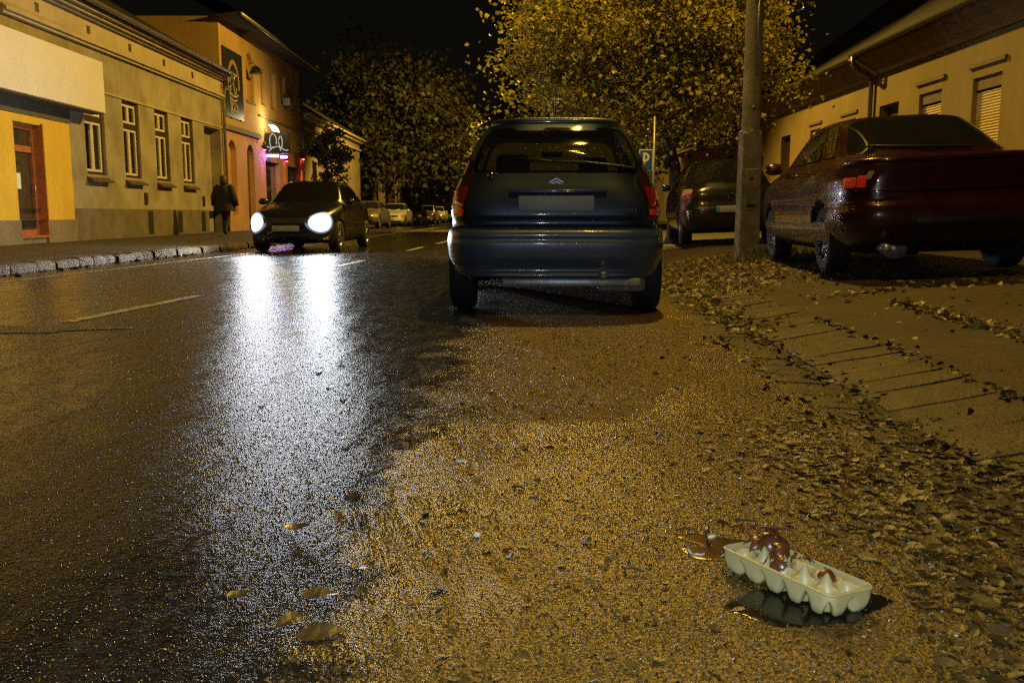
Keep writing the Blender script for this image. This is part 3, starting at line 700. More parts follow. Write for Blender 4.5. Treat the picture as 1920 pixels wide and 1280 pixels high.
tree('street_tree', -7.9, 60, .15, 12, (.2,0,6.6,4.9,4.2,5.6), 12000, .30, 'leafdim', 'large dark tree towering over the row of parked cars', 'street trees', 4, .28, 14, 120, 2.6)
tree('street_tree', -6.6, 82, .15, 12, (.5,0,6.0,4.2,4.2,4.8), 6000, .36, 'leafdim', 'farther dark tree behind the large one at the end of the car row', 'street trees', 5, .28, 12, 70, 2.8)
tree('street_tree', -3.9, 112, .15, 12, (.5,0,5.5,4.6,4.2,4.6), 4000, .42, 'leafdim', 'farthest dark tree where the street vanishes', 'street trees', 6, .28, 12, 60, 2.6)
tree('small_tree', -7.75, 39.5, .14, 5, (0,0,3.1,1.05,1.0,1.35), 2200, .17, 'leafdim', 'small young tree in front of the grey house past the bar', None, 9, .06, 8, 40, 1.8)

# ------------------------------------------------------------------ concrete pole and parking sign
px, py = 3.05, 11.85; pz = tz(px, py)
P_ = tag(empty('utility_pole', (px,py,pz)), 'tall tapering concrete pole with a boxed foot beside the dark red saloon', 'pole')
g = MB(); g.lathe([(.118,1.60),(.105,4.0),(.085,9.0),(.0,9.01)], 16, 'z'); o = g.build('shaft', M['concrete'], P_, True)
g = MB()
for (w0,w1,z0,z1) in ((.135,.125,-.1,1.60),): 
    g.add([(-w0,-w0,z0),(w0,-w0,z0),(w0,w0,z0),(-w0,w0,z0),(-w1,-w1,z1),(w1,-w1,z1),(w1,w1,z1),(-w1,w1,z1)],[(0,1,5,4),(1,2,6,5),(2,3,7,6),(3,0,4,7),(4,5,6,7)])
g.build('foot', M['concrete'], P_, bevel=.02)
g = MB(); g.box(-.075,.075,-.146,-.120,.62,1.14); hat = g.build('hatch', M['concrete'], P_, bevel=.006)
g = MB(); g.lathe([(.0,-.012),(.02,-.012),(.02,.0)], 12, 'y', (.0,-.146,1.02)); g.box(-.06,.06,-.156,-.146,.66,.70); g.build('lock', M['blackplastic'], hat)
g = MB(); g.lathe([(.0,1.9),(.02,1.9),(.02,1.93)], 8, 'z', (0,-.13,0)); g.lathe([(.128,1.60),(.135,1.60),(.135,1.625),(.12,1.625)], 16, 'z'); g.build('collar', M['steel'], P_)
g = MB(); g.lathe([(.0,-.05),(.05,-.05),(.06,.0),(.05,.03)], 12, 'y', (.02,-.10,3.35)); g.tube([(.02,-.13,3.34),(.02,-.12,2.9),(.03,-.125,2.3)], .012, 6); g.build('cable_fitting', M['steel'], P_, True)
g = MB(); g.tube([(0,0,8.7),(-.2,0,8.95),(-.9,0,9.05)], .03); g.build('arm', M['steel'], P_, True)
g = MB(); g.box(-1.45,-.85,-.12,.12,9.0,9.12); g.build('lamp_head', M['steel'], P_, bevel=.03)
ps = tag(empty('parking_sign', (2.12, 14.6, tz(2.12,14.6))), 'blue parking sign with white border beside the right edge of the hatchback', 'sign')
ps.rotation_euler = (0,0,-.05)
g = MB(); g.tube([(.125,.03,0),(.125,.03,2.25)], .02); g.build('post', M['steel'], ps, True)
g = MB(); g.box(-.11,.11,-.005,.005,1.40,1.74); g.build('panel', M['signwhite'], ps, bevel=.004)
g = MB(); g.box(-.096,.096,-.009,-.006,1.415,1.725); g.build('blue_field', M['signblue'], ps)
g = MB(); g.box(-.05,-.015,-.013,-.010,1.44,1.69)
for i in range(10):
    a, b = -pi/2+pi*i/10, -pi/2+pi*(i+1)/10
    q = lambda r, t: (-.015+r*cos(t), -.0115, 1.62+r*sin(t))
    g.quad(q(.035,a), q(.07,a), q(.07,b), q(.035,b))
g.build('letter', M['signwhite'], ps)

# ------------------------------------------------------------------ cars
def text_mesh(name, s, size, mat, parent, loc, rot, ext=.002):
    cu = bpy.data.curves.new(name, 'FONT'); cu.body = s; cu.size = size; cu.extrude = ext; cu.align_x = 'CENTER'; cu.align_y = 'CENTER'
    o = bpy.data.objects.new(name, cu); COL.objects.link(o)
    dg = bpy.context.evaluated_depsgraph_get(); me = bpy.data.meshes.new_from_object(o.evaluated_get(dg)); bpy.data.objects.remove(o)
    me.materials.clear(); me.materials.append(mat); o = bpy.data.objects.new(name, me); COL.objects.link(o)
    o.parent = parent; o.location = loc; o.rotation_euler = rot; return o

class Car:
    """body = stack of superellipse plan outlines (z, half width, y front, y rear, exponent)"""
    def __init__(s, keys): s.k = keys
    def ring(s, z):
        k = s.k
        if z <= k[0][0]: return k[0][1:]
        if z >= k[-1][0]: return k[-1][1:]
        for i in range(len(k)-1):
            if k[i][0] <= z <= k[i+1][0]:
                t = (z-k[i][0])/(k[i+1][0]-k[i][0])
                h = k[i+1][0]-k[i][0]
                out = []
                for c in range(1, 5):
                    def sl(j):
                        if j == 0 or j == len(k)-1: return None
                        d0 = (k[j][c]-k[j-1][c])/(k[j][0]-k[j-1][0]); d1 = (k[j+1][c]-k[j][c])/(k[j+1][0]-k[j][0])
                        return 0 if d0*d1 <= 0 else 2*d0*d1/(d0+d1)
                    dd = (k[i+1][c]-k[i][c])/h
                    m0, m1 = sl(i), sl(i+1); m0 = dd if m0 is None else m0; m1 = dd if m1 is None else m1
                    a, b = k[i][c], k[i+1][c]
                    t2, t3 = t*t, t*t*t
                    out.append((2*t3-3*t2+1)*a+(t3-2*t2+t)*h*m0+(-2*t3+3*t2)*b+(t3-t2)*h*m1)
                return out
    def S(s, t, z, off=0):
        w, yf, yr, n = s.ring(z); e = 2/n
        c, q = cos(t), sin(t)
        x = w*math.copysign(abs(c)**e, c); L = yf if q >= 0 else -yr
        y = L*math.copysign(abs(q)**e, q); p = Vector((x,y,z))
        if off:
            d = .002; a = s.S(t+d,z)-s.S(t-d,z); b = s.S(t,z+d)-s.S(t,z-d); nn = a.cross(b)
            if nn.length > 1e-12: p = p+nn.normalized()*off
        return p
    def T(s, p):
        w, yf, yr, n = s.ring(p.z); L = yf if p.y >= 0 else -yr
        return atan2(math.copysign(abs(p.y/L)**(n/2), p.y), math.copysign(abs(p.x/w)**(n/2), p.x))
    def levels(s, step=.03):
        zs = []
        for (a, b) in zip(s.k, s.k[1:]):
            n = max(1, int((b[0]-a[0])/step)+1); zs += [lerp(a[0], b[0], i/n) for i in range(n)]
        return zs+[s.k[-1][0]]
    def t_at_x(s, f, front=False):   # ring angle where |x| = f*w
        return None
    def body(s, paint, parent, wheels, wr, holes, N=112, lowz=.0, skirt=None):
        zs = s.levels(); g = MB(); vs = []
        for z in zs: vs += [s.S(2*pi*i/N, z) for i in range(N)]
        fs = [(j*N+i, j*N+(i+1)%N, (j+1)*N+(i+1)%N, (j+1)*N+i) for j in range(len(zs)-1) for i in range(N)]
        fs.append(tuple(range(N-1,-1,-1))); e = (len(zs)-1)*N; fs.append(tuple(e+i for i in range(N)))
        g.add(vs, fs); o = g.build('body', [paint, M['underbody'], M['blackplastic']], parent, True)
        cuts = []
        for (wx, wy) in wheels:
            c = MB(); sx = 1 if wx > 0 else -1; w0, w1 = sorted((wx-sx*.16, wx+sx*.5))
            c.lathe([(wr+.055,w0),(wr+.055,w1)], 40, 'x', (0,wy,wr)); m = len(c.v)//2
            c.f.append(tuple(range(m-1,-1,-1))); c.f.append(tuple(range(m,2*m))); c.m += [0,0]
            co = c.build('cutter', M['underbody']); cuts.append(co)
            bmh = bmesh.new(); bmh.from_mesh(co.data); bmesh.ops.recalc_face_normals(bmh, faces=bmh.faces); bmh.to_mesh(co.data); bmh.free()
            md = o.modifiers.new('arch', 'BOOLEAN'); md.operation = 'DIFFERENCE'; md.object = co; md.solver = 'EXACT'
        dg = bpy.context.evaluated_depsgraph_get(); me = bpy.data.meshes.new_from_object(o.evaluated_get(dg))
        o.modifiers.clear(); o.data = me
        for co in cuts: bpy.data.objects.remove(co)
        bm = bmesh.new(); bm.from_mesh(me); kill = []
        for f in bm.faces:
            c = f.calc_center_median()
            if c.z < s.k[0][0]+.004: f.material_index = 1
            for (wx, wy) in wheels:
                if math.hypot(c.y-wy, c.z-wr) < wr+.06 and abs(c.x) > abs(wx)-.2 and math.hypot(c.y-wy, c.z-wr) > 0:
                    if all(math.hypot(v.co.y-wy, v.co.z-wr) < wr+.0565 for v in f.verts): f.material_index = 1
            if holes and c.z > .6:
                t = s.T(c)
                for (t0,t1,z0,z1,pw) in holes:
                    u = (t-(t0+t1)/2)
                    u = (u+pi) % (2*pi)-pi
                    u /= (t1-t0)/2; v = (c.z-(z0+z1)/2)/((z1-z0)/2)
                    if abs(u)**pw+abs(v)**pw < .80: kill.append(f); break
        bmesh.ops.delete(bm, geom=kill, context='FACES'); bm.to_mesh(me); bm.free()
        for p in me.polygons: p.use_smooth = True
        return o
    def patch(s, name, parent, mats, t0, t1, z0, z1, pw=5, off=.004, nr=7, na=72, border=None, flat=True):
        """rounded patch hugging the body; border = radius fraction beyond which material 1 is used"""
        g = MB(); tc, th, zc, zh = (t0+t1)/2, (t1-t0)/2, (z0+z1)/2, (z1-z0)/2
        rs = sorted({i/nr for i in range(nr+1)} | ({border} if border else set()))
        vs = []
        for r in rs:
            for k in range(na):
                a = 2*pi*k/na; e = 2/pw
                u = math.copysign(abs(cos(a))**e, cos(a))*r; v = math.copysign(abs(sin(a))**e, sin(a))*r
                vs.append(s.S(tc+u*th, zc+v*zh, off))
        b = len(g.v); g.v += [tuple(v) for v in vs]
        for j in range(len(rs)-1):
            mi = 1 if border and rs[j] >= border-1e-6 else 0
            for k in range(na):
                q = (j*na+k, (j+1)*na+k, (j+1)*na+(k+1)%na, j*na+(k+1)%na)
                if j == 0: q = (0*na, (j+1)*na+k, (j+1)*na+(k+1)%na)
                g.f.append(q); g.m.append(mi)
        return g.build(name, mats, parent, True)
    def strip(s, name, parent, mat, t0, t1, z0, z1, off=.006, n=40, m=4):
        g = MB(); vs = []
        for j in range(m+1):
            for i in range(n+1): vs.append(s.S(lerp(t0,t1,i/n), lerp(z0,z1,j/m), off if 0 < j < m and 0 < i < n else -.004))
        g.add(vs, [(j*(n+1)+i, j*(n+1)+i+1, (j+1)*(n+1)+i+1, (j+1)*(n+1)+i) for j in range(m) for i in range(n)])
        return g.build(name, mat, parent, True)

def wheel(parent, x, y, r, wd=.19, spokes=5):
    sx = 1 if x > 0 else -1; xo = x
    g = MB(); h = wd/2
    g.lathe([(r*.62,-h*.9),(r*.80,-h),(r*.93,-h*.98),(r*.985,-h*.8),(r,-h*.45),(r*.995,-h*.1),(r*.985,0),(r*.995,h*.1),(r,h*.45),(r*.985,h*.8),(r*.93,h*.98),(r*.80,h),(r*.62,h*.9)], 40, 'x', (0,0,0))
    t = g.build('wheel', M['rubber'], parent, True); t.location = (x-sx*h, y, r)
    g = MB(); k = sx*h
    g.lathe([(r*.64,-k*.9),(r*.60,k*.2),(r*.62,k*.86),(r*.58,k*.84),(r*.55,k*.5)], 32, 'x')
    for i in range(spokes):
        a = 2*pi*i/spokes; ca, sa = cos(a), sin(a)
        def q(rr, tt, xx): return (xx, rr*ca-tt*sa, rr*sa+tt*ca)
        g.add([q(.03,-.035,k*.7),q(.03,.035,k*.7),q(r*.6,.045,k*.72),q(r*.6,-.045,k*.72),q(.03,-.03,k*.3),q(.03,.03,k*.3),q(r*.6,.04,k*.4),q(r*.6,-.04,k*.4)],[(0,1,2,3),(7,6,5,4),(0,3,7,4),(1,5,6,2)])
    g.lathe([(.001,k*.78),(.05,k*.76),(.055,k*.3)], 20, 'x')
    g.build('rim', M['alloy'], t, True)
    return t
def rbox(name, parent, mat, x0,x1,y0,y1,z0,z1, b=.03):
    g = MB(); g.box(x0,x1,y0,y1,z0,z1); return g.build(name, mat, parent, True, b)
def mirror(car, parent, paint, y, z, w):
    for s in (-1, 1):
        g = MB(); g.lathe([(.001,-.10),(.05,-.095),(.075,-.05),(.08,0),(.07,.05),(.03,.085),(.001,.09)], 14, 'x', (0,0,0))
        o = g.build('mirror', paint, parent, True); o.location = (s*(w+.09), y, z); o.scale = (1,.9,.85)

# ---- blue grey hatchback (rear view)
K = [(.20,.66,1.80,-1.52,6.5),(.25,.74,1.90,-1.72,6.5),(.285,.775,1.94,-1.80,6.5),(.30,.785,1.95,-1.815,6.5),(.34,.80,1.97,-1.80,7.0),(.44,.825,2.0,-1.845,7.0),(.545,.833,2.0,-1.862,7.0),(.565,.832,2.0,-1.852,7.0),(.60,.826,1.99,-1.86,7.0),(.635,.818,1.98,-1.845,7.0),(.648,.81,1.97,-1.80,7.0),(.655,.806,1.96,-1.76,7.0),(.715,.804,1.94,-1.755,7.0),(.73,.806,1.93,-1.79,7.0),(.80,.806,1.88,-1.785,7.0),
     (.92,.795,1.70,-1.755,6.0),(1.0,.775,1.20,-1.725,5.2),(1.08,.745,.98,-1.695,4.8),(1.20,.695,.78,-1.630,4.8),(1.32,.635,.56,-1.560,4.8),(1.41,.585,.36,-1.505,4.6),(1.45,.555,.25,-1.485,4.4),(1.475,.53,.15,-1.475,4.2),(1.487,.50,.06,-1.42,3.8),(1.497,.43,-.05,-1.26,3.4),(1.507,.30,-.15,-1.0,2.8),(1.512,.12,-.3,-.75,2.5)]
c3 = Car(K); H3 = empty('parked_hatchback', (0,0,0)); tag(H3, 'blue grey hatchback parked at the kerb with a wet back window and plain plate', 'car')
def ang(n, f, rear=True):   # ring angle whose |x| = f*w
    return math.acos(f**(n/2))
ar = ang(4.6, .83); rearw = (-pi/2-(pi/2-ar), -pi/2+(pi/2-ar), 1.055, 1.40, 5)
frontw = (pi/2-1.0, pi/2+1.0, 1.03, 1.44, 6)
sideR = (-.62, .42, 1.04, 1.40, 6); sideL = (pi-.42, pi+.62, 1.04, 1.40, 6)
wl = [(.805,1.223),(-.805,1.223),(.805,-1.223),(-.805,-1.223)]
c3.body(M['c3'], H3, wl, .29, [rearw, frontw, sideR, sideL], N=160)
def patch_hole(car, nm, par, h, border=.93): return car.patch(nm, par, [M['glass'], M['frit']], *h[:4], pw=h[4], border=border, off=.005)
patch_hole(c3, 'rear_window', H3, rearw, .90)
patch_hole(c3, 'windscreen', H3, frontw); patch_hole(c3, 'side_window', H3, sideR); patch_hole(c3, 'side_window', H3, sideL)
for x, y in wl: wheel(H3, x, y, .29)
M['bumper'] = paint('flash tinted bumper paint', (.060,.090,.150), .3, .34, .3)  # car colour brightened and blued here to stand for the flash light
bp_ = c3.strip('bumper', H3, M['bumper'], -pi/2-1.32, -pi/2+1.32, .287, .646, .004, n=120, m=40); bp_['label'] = 'rear bumper painted brighter blue for the flash light on it'
# tail lamps: tall slim clusters wrapping the corner
for sgn in (-1, 1):
    q = lambda a: (-pi/2+sgn*a)
    a0, a1 = .50, .96
    t0, t1 = sorted((q(a0), q(a1)))
    tl = c3.patch('tail_lamp', H3, M['smokelens'], t0, t1, .735, 1.05, 5, .010)
    c3.patch('lamp_lens', tl, M['redlens'], t0+.03, t1-.03, .80, .95, 6, .014)
    c3.patch('upper_lens', tl, M['smokelens'], *sorted((q(.75), q(.97))), 1.02, 1.17, 5, .011)
    rf = c3.patch('reflector', tl, M['redreflector'], *sorted((q(.52), q(.94))), .745, .79, 8, .017)
# plate recess strip, plate, handle, badge
yrp = lambda z: c3.ring(z)[2]
o = rbox('number_plate', H3, M['plate'], -.27,.27, yrp(.83)-.012, yrp(.83)-.004, .775,.885, .006); o.rotation_euler = (0,0,0)
o = rbox('boot_handle', H3, M['c3'], -.34,.36, yrp(.92)-.03, yrp(.92)+.03, .905,.935, .008)
o = rbox('plate_lamp', H3, M['clearlens'], .05,.12, yrp(.92)-.033, yrp(.92)-.02, .912,.926, .003)
g = MB()
for zc in (.980, 1.002):
    pts = [(-.05, zc-.018), (0, zc+.010), (.05, zc-.018)]
    for (a, c), (b, d) in zip(pts, pts[1:]):
        y = yrp(1.0)-.010; g.add([(a,y,c-.005),(b,y,d-.005),(b,y,d+.007),(a,y,c+.007),(a,y+.012,c-.005),(b,y+.012,d-.005),(b,y+.012,d+.007),(a,y+.012,c+.007)],[(0,1,2,3),(0,4,5,1),(3,2,6,7)])
g.build('badge', M['alloy'], H3)
g = MB(); y = yrp(.80)-.003; g.box(.50,.512,y-.006,y,.765,.80); g.box(.535,.547,y-.006,y,.765,.80); g.box(.512,.535,y-.006,y,.778,.787); g.box(.56,.572,y-.006,y,.765,.80); g.build('trim_badge', M['blackplastic'], H3)
# wiper, washer nozzle
g = MB(); y0 = yrp(1.06)
wp = [c3.S(-pi/2+a, z, .02) for a, z in ((.52,1.075),(.30,1.095),(.05,1.125),(-.08,1.135))]
g.tube(wp, [.016,.012,.009,.007], 8); g.tube([c3.S(-pi/2+.06,1.115,.012), c3.S(-pi/2-.12,1.16,.012)], .007, 6); g.build('rear_wiper', M['blackplastic'], H3, True)
g = MB(); g.lathe([(.0,-.02),(.022,-.018),(.03,0)], 14, 'y', tuple(c3.S(-pi/2-.30,1.035,.004))); g.build('boot_lock', M['chrome'], H3, True)
# aerial, spoiler lip, third stop lamp
g = MB(); g.tube([(0,-1.15,1.49),(0,-1.16,1.53)], [.03,.015], 10); g.tube([(0,-1.16,1.53),(0,-1.30,1.86)], [.006,.003], 6); g.build('aerial', M['blackplastic'], H3, True)
c3.strip('spoiler', H3, M['c3'], -pi/2-.80, -pi/2+.80, 1.43, 1.478, .016)
# underbody: exhaust box and pipe, spare wheel well, axle
g = MB(); g.tube([(.34,-1.72,.315),(.34,-1.80,.325),(.34,-1.87,.325)], [.045,.045,.043], 18, cap=False); g.tube([(.34,-1.86,.325),(.34,-1.72,.32)], [.036,.036], 18); ex = g.build('exhaust', M['rust'], H3, True)
rbox('silencer', ex, M['rust'], .30,.66,-1.72,-1.45,.17,.30,.05)
rbox('rear_valance', H3, M['rust'], -.40,.62,-1.79,-1.72,.215,.285,.02)
g = MB(); g.tube([(-.7,-1.223,.29),(.7,-1.223,.29)], .045); g.build('axle', M['underbody'], H3, True)
g = MB(); g.tube([(-.56,-1.5,.19),(-.56,-1.6,.24)], .02); g.build('tow_eye', M['rust'], H3, True)
# interior
rbox('seat', H3, M['seat'], -.60,.60,-.98,-.80,.45,1.08,.06)
for x in (-.36, .36):
    s_ = rbox('seat', H3, M['seat'], x-.22,x+.22,-.08,.10,.45,1.05,.07); rbox('headrest', s_, M['seat'], x-.13,x+.13,-.10,-.02,1.08,1.27,.05)
rbox('headrest', H3, M['seat'], -.47,-.20,-1.0,-.90,1.06,1.24,.05)
rbox('dashboard', H3, M['seat'], -.66,.66,.6,1.0,.6,.96,.04)
rbox('mirror', H3, M['seat'], -.10,.10,.36,.39,1.30,1.36,.015)
mirror(c3, H3, M['c3'], .62, 1.02, .77)
H3.location = (.333+.03, 7.12+1.223, 0); H3.rotation_euler = (0,0,-.028)
# shift so the rear axle sits at Y = 7.12
H3.scale = (1,1,.972); H3.location.x = .333+sin(.028)*1.223

# ---- dark red saloon
K = [(.19,.68,1.98,-1.80,6.5),(.25,.78,2.08,-1.98,6.5),(.33,.82,2.14,-2.08,7.0),(.46,.845,2.17,-2.14,7.0),(.56,.852,2.17,-2.16,7.0),(.60,.852,2.16,-2.15,7.0),(.615,.850,2.15,-2.125,7.0),(.70,.856,2.12,-2.12,7.0),(.80,.848,2.05,-2.125,7.0),(.90,.825,1.80,-2.13,6.0),(.945,.80,1.45,-2.115,6.0),(.962,.785,1.30,-2.05,6.0),(.985,.77,1.15,-1.80,5.2),(1.01,.755,1.05,-1.66,5.2),
     (1.10,.715,.90,-1.53,4.4),(1.22,.655,.66,-1.32,4.2),(1.33,.59,.42,-1.08,4.0),(1.375,.555,.30,-.96,3.8),(1.40,.50,.15,-.84,3.4),(1.412,.36,.0,-.65,3.0),(1.418,.15,-.1,-.5,2.6)]
sed = Car(K); RD = empty('parked_saloon', (0,0,0)); tag(RD, 'dark red saloon with wet back window parked on the verge beside the concrete pole', 'car')
ar = ang(4.2, .86); srear = (-pi/2-(pi/2-ar), -pi/2+(pi/2-ar), 1.02, 1.36, 6)
sfront = (pi/2-1.0, pi/2+1.0, 1.02, 1.36, 6)
wls = [(.825,1.26),(-.825,1.26),(.825,-1.26),(-.825,-1.26)]
sed.body(M['red'], RD, wls, .30, [], N=144)
sed.patch('rear_window', RD, [M['glassdark'], M['frit']], *srear[:4], pw=7, border=.95, off=.006)
sed.patch('windscreen', RD, [M['glassdark'], M['frit']], *sfront[:4], pw=7, border=.95, off=.006)
for (a, b) in ((-.52,-.22),(-.21,.12),(.13,.52)):
    sed.patch('side_window', RD, [M['glassdark'], M['frit']], a, b, 1.02, 1.345, 7, .006, border=.93); sed.patch('side_window', RD, [M['glassdark'], M['frit']], pi-b, pi-a, 1.02, 1.345, 7, .006, border=.93)
for x, y in wls: wheel(RD, x, y, .30, .195, 7)
for sgn in (-1, 1):
    q = lambda a: -pi/2+sgn*a
    tl = sed.patch('tail_lamp', RD, M['smokelens'], *sorted((q(.28), q(.90))), .715, .905, 3, .010)
    sed.patch('reflector', tl, M['redreflector'], *sorted((q(.60), q(.86))), .738, .818, 9, .016)
    sed.patch('reflector', tl, M['redreflector'], *sorted((q(.43), q(.585))), .738, .828, 9, .016)
    sed.patch('reverse_lamp', tl, M['clearlens'], *sorted((q(.36), q(.44))), .80, .86, 4, .016)
yr = lambda z: sed.ring(z)[2]
rbox('number_plate', RD, M['plateblur'] if 'plateblur' in M else M['blackplastic'], -.30,.30, yr(.5)-.012, yr(.5), .44,.56, .006)
sed.strip('bumper', RD, M['blackred'] if 'blackred' in M else M['red'], -pi/2-1.35, -pi/2+1.35, .33, .60, .018)
sed.strip('boot_lip', RD, M['red'], -pi/2-1.0, -pi/2+1.0, .925, .965, .025)
sed.strip('boot_trim', RD, M['red'], -pi/2-.62, -pi/2+.62, .70, .72, .012)
text_mesh('lettering', 'RAMBILLY', .055, M['chrome'], RD, (-.50, yr(.675)-.012, .675), (pi/2,0,0))
text_mesh('model_lettering', 'TDI', .05, M['chrome'], RD, (.52, yr(.74)-.014, .74), (pi/2,0,0))
g = MB(); g.tube([(-.52,-2.16,.245),(-.52,-2.0,.25),(-.5,-1.6,.26)], [.035,.035,.03], 16); g.lathe([(.001,-.01),(.09,0),(.09,.3),(.001,.31)], 20, 'y', (-.40,-1.98,.24)); g.build('exhaust', M['rust'], RD, True)
g = MB(); g.tube([(-.75,-1.26,.30),(.75,-1.26,.30)], .04); g.build('axle', M['underbody'], RD, True)
g = MB(); g.tube([sed.S(-pi/2+.1,1.03,.02), sed.S(-pi/2-.25,1.075,.018), sed.S(-pi/2-.5,1.09,.015)], [.012,.01,.006], 8); g.build('rear_wiper', M['blackplastic'], RD, True)
for s in (0, pi): sed.strip('sill_moulding', RD, M['graphite'], s-.30, s+.34, .25, .46, .012)
mirror(sed, RD, M['red'], .72, 1.02, .79)
RD.rotation_euler = (0, -.040, -.10)
RD.location = (3.62+.10*1.26, 8.12+1.26, .215+.02)

# ---- dark hatchback behind the pole
K = [(.20,.68,1.86,-1.60,6.5),(.27,.79,1.98,-1.84,6.5),(.36,.83,2.04,-1.93,7.0),(.50,.855,2.06,-1.97,7.0),(.60,.86,2.06,-1.975,7.0),(.64,.858,2.05,-1.955,7.0),(.72,.852,2.02,-1.925,7.0),(.86,.845,1.88,-1.90,7.0),(.95,.83,1.60,-1.87,6.0),(1.0,.80,1.30,-1.84,5.2),(1.06,.775,1.1,-1.80,4.6),(1.2,.715,.85,-1.66,4.4),(1.34,.64,.56,-1.52,4.2),(1.42,.585,.36,-1.46,4.0),(1.445,.55,.25,-1.44,3.8),(1.465,.47,.1,-1.30,3.4),(1.478,.32,-.1,-1.05,3.0),(1.485,.12,-.3,-.8,2.6)]
hb = Car(K); DH = empty('parked_hatchback', (0,0,0)); tag(DH, 'black hatchback half hidden behind the concrete pole', 'car')
ar = ang(4.4, .84); hrear = (-pi/2-(pi/2-ar), -pi/2+(pi/2-ar), 1.03, 1.39, 5)
wlh = [(.83,1.27),(-.83,1.27),(.83,-1.27),(-.83,-1.27)]
hb.body(M['black'], DH, wlh, .305, [], N=112)
def std_glass(car, par, rear, fr=(pi/2-1.0, pi/2+1.0)):
    z0, z1 = rear[2], rear[3]
    car.patch('rear_window', par, [M['glassdark'], M['frit']], *rear[:4], pw=6, border=.94, off=.006)
    car.patch('windscreen', par, [M['glassdark'], M['frit']], fr[0], fr[1], z0-.005, z1+.01, 6, border=.94, off=.006)
    for (a, b) in ((-.58,-.05),(-.04,.48)):
        car.patch('side_window', par, [M['glassdark'], M['frit']], a, b, z0+.01, z1-.01, 7, .006, border=.93); car.patch('side_window', par, [M['glassdark'], M['frit']], pi-b, pi-a, z0+.01, z1-.01, 7, .006, border=.93)
std_glass(hb, DH, hrear)
for x, y in wlh: wheel(DH, x, y, .305, .2, 6)
for sgn in (-1, 1):
    q = lambda a: -pi/2+sgn*a
    tl = hb.patch('tail_lamp', DH, M['redlens'], *sorted((q(.40), q(1.0))), .80, .90, 3, .010)
    hb.patch('clear_lens', tl, M['clearlens'], *sorted((q(.44), q(.97))), .865, .955, 3, .014)
    hb.patch('reflector', DH, M['redlens'], *sorted((q(.72), q(.95))), .365, .39, 6, .012)
hy = lambda z: hb.ring(z)[2]
npl = rbox('number_plate', DH, M['plate'], -.27,.27, hy(.60)-.014, hy(.60)-.003, .545,.655, .005)
rbox('plate_band', npl, M['euband'], -.268,-.215, hy(.60)-.017, hy(.60)-.013, .55,.65, .001)
text_mesh('plate_digits', '92', .10, M['plateink'], npl, (.17, hy(.60)-.016, .60), (pi/2,0,0))
g = MB(); g.lathe([(.055,-.012),(.07,-.015),(.07,0),(.055,0)], 20, 'y', (0,hy(.80)-.002,.80)); g.build('badge', M['chrome'], DH)
hb.strip('boot_trim', DH, M['chrome'], -pi/2-.35, -pi/2+.35, .915, .93, .012)
mirror(hb, DH, M['black'], .70, 1.05, .80)
DH.location = (3.80+.09*1.27, 16.1+1.27, tz(3.8,16.1)+.02); DH.rotation_euler = (0, -.04, -.09)

# ---- oncoming car and the parked row facing the viewer
K = [(.18,.70,2.02,-1.90,4.2),(.25,.79,2.12,-2.05,4.4),(.36,.835,2.18,-2.14,4.6),(.50,.855,2.20,-2.18,4.6),(.60,.858,2.185,-2.18,4.6),(.68,.852,2.13,-2.16,4.6),(.76,.845,1.98,-2.14,4.6),(.84,.835,1.70,-2.12,4.4),(.90,.82,1.35,-2.08,4.4),(.945,.80,1.10,-2.0,4.4),(.98,.78,1.0,-1.85,4.4),(1.02,.76,.93,-1.72,4.4),(1.12,.71,.76,-1.58,4.3),(1.25,.645,.52,-1.36,4.1),(1.34,.59,.34,-1.18,4.0),(1.385,.55,.22,-1.05,3.8),(1.41,.49,.08,-.92,3.4),(1.424,.35,-.08,-.72,3.0),(1.43,.14,-.2,-.55,2.6)]
oc = Car(K)
def front_car(name, paintm, lit, label, group=None):
    t = tag(empty(name, (0,0,0)), label, 'car', group)
    oc.body(paintm, t, [(.845,1.30),(-.845,1.30),(.845,-1.30),(-.845,-1.30)], .30, [], N=96)
    std_glass(oc, t, (-pi/2-1.0, -pi/2+1.0, 1.0, 1.35, 6))
    for x in (.845,-.845):
        for y in (1.30,-1.30): wheel(t, x, y, .30, .2, 5)
    for sgn in (-1, 1):
        a = pi/2+sgn*1.02
        if lit:
            hl = oc.patch('headlight', t, M['lamprim'], *sorted((pi/2+sgn*.14, pi/2+sgn*.96)), .37, .77, 2, .010)
            oc.patch('halo_glass', hl, M['lampmid'], *sorted((pi/2+sgn*.20, pi/2+sgn*.88)), .405, .745, 2.1, .014)
            oc.patch('bulb', hl, M['headlight'], *sorted((pi/2+sgn*.32, pi/2+sgn*.76)), .455, .70, 1.8, .018)
        else: hl = oc.patch('headlight', t, M['clearlens'], *sorted((pi/2+sgn*.5, pi/2+sgn*1.1)), .56, .715, 3, .014)
        oc.patch('tail_lamp', t, M['redlens'], *sorted((-pi/2+sgn*.6, -pi/2+sgn*1.25)), .72, .86, 4, .012)
    oc.patch('grille', t, M['blackplastic'], pi/2-.36, pi/2+.36, .56, .67, 4, .010)
    oc.patch('lower_grille', t, M['blackplastic'], pi/2-.6, pi/2+.6, .26, .36, 5, .010)
    yf = oc.ring(.46)[1]; rbox('number_plate', t, M['plate'], -.26,.26, yf+.004, yf+.014, .41,.52, .005)
    mirror(oc, t, paintm, .72, .99, .80)
    return t
ON = front_car('oncoming_car', M['dark'], True, 'dark car driving towards the viewer with dazzling white headlights')
fwd = Vector((-.045,-1,0)).normalized(); rz = atan2(-fwd.x, fwd.y)
ON.rotation_euler = (0,0,rz); ON.location = (-4.27+.045*2.18, 17.25+2.18, 0)
PK = front_car('parked_car', M['silver'], False, 'x', 'cars parked along the far kerb')
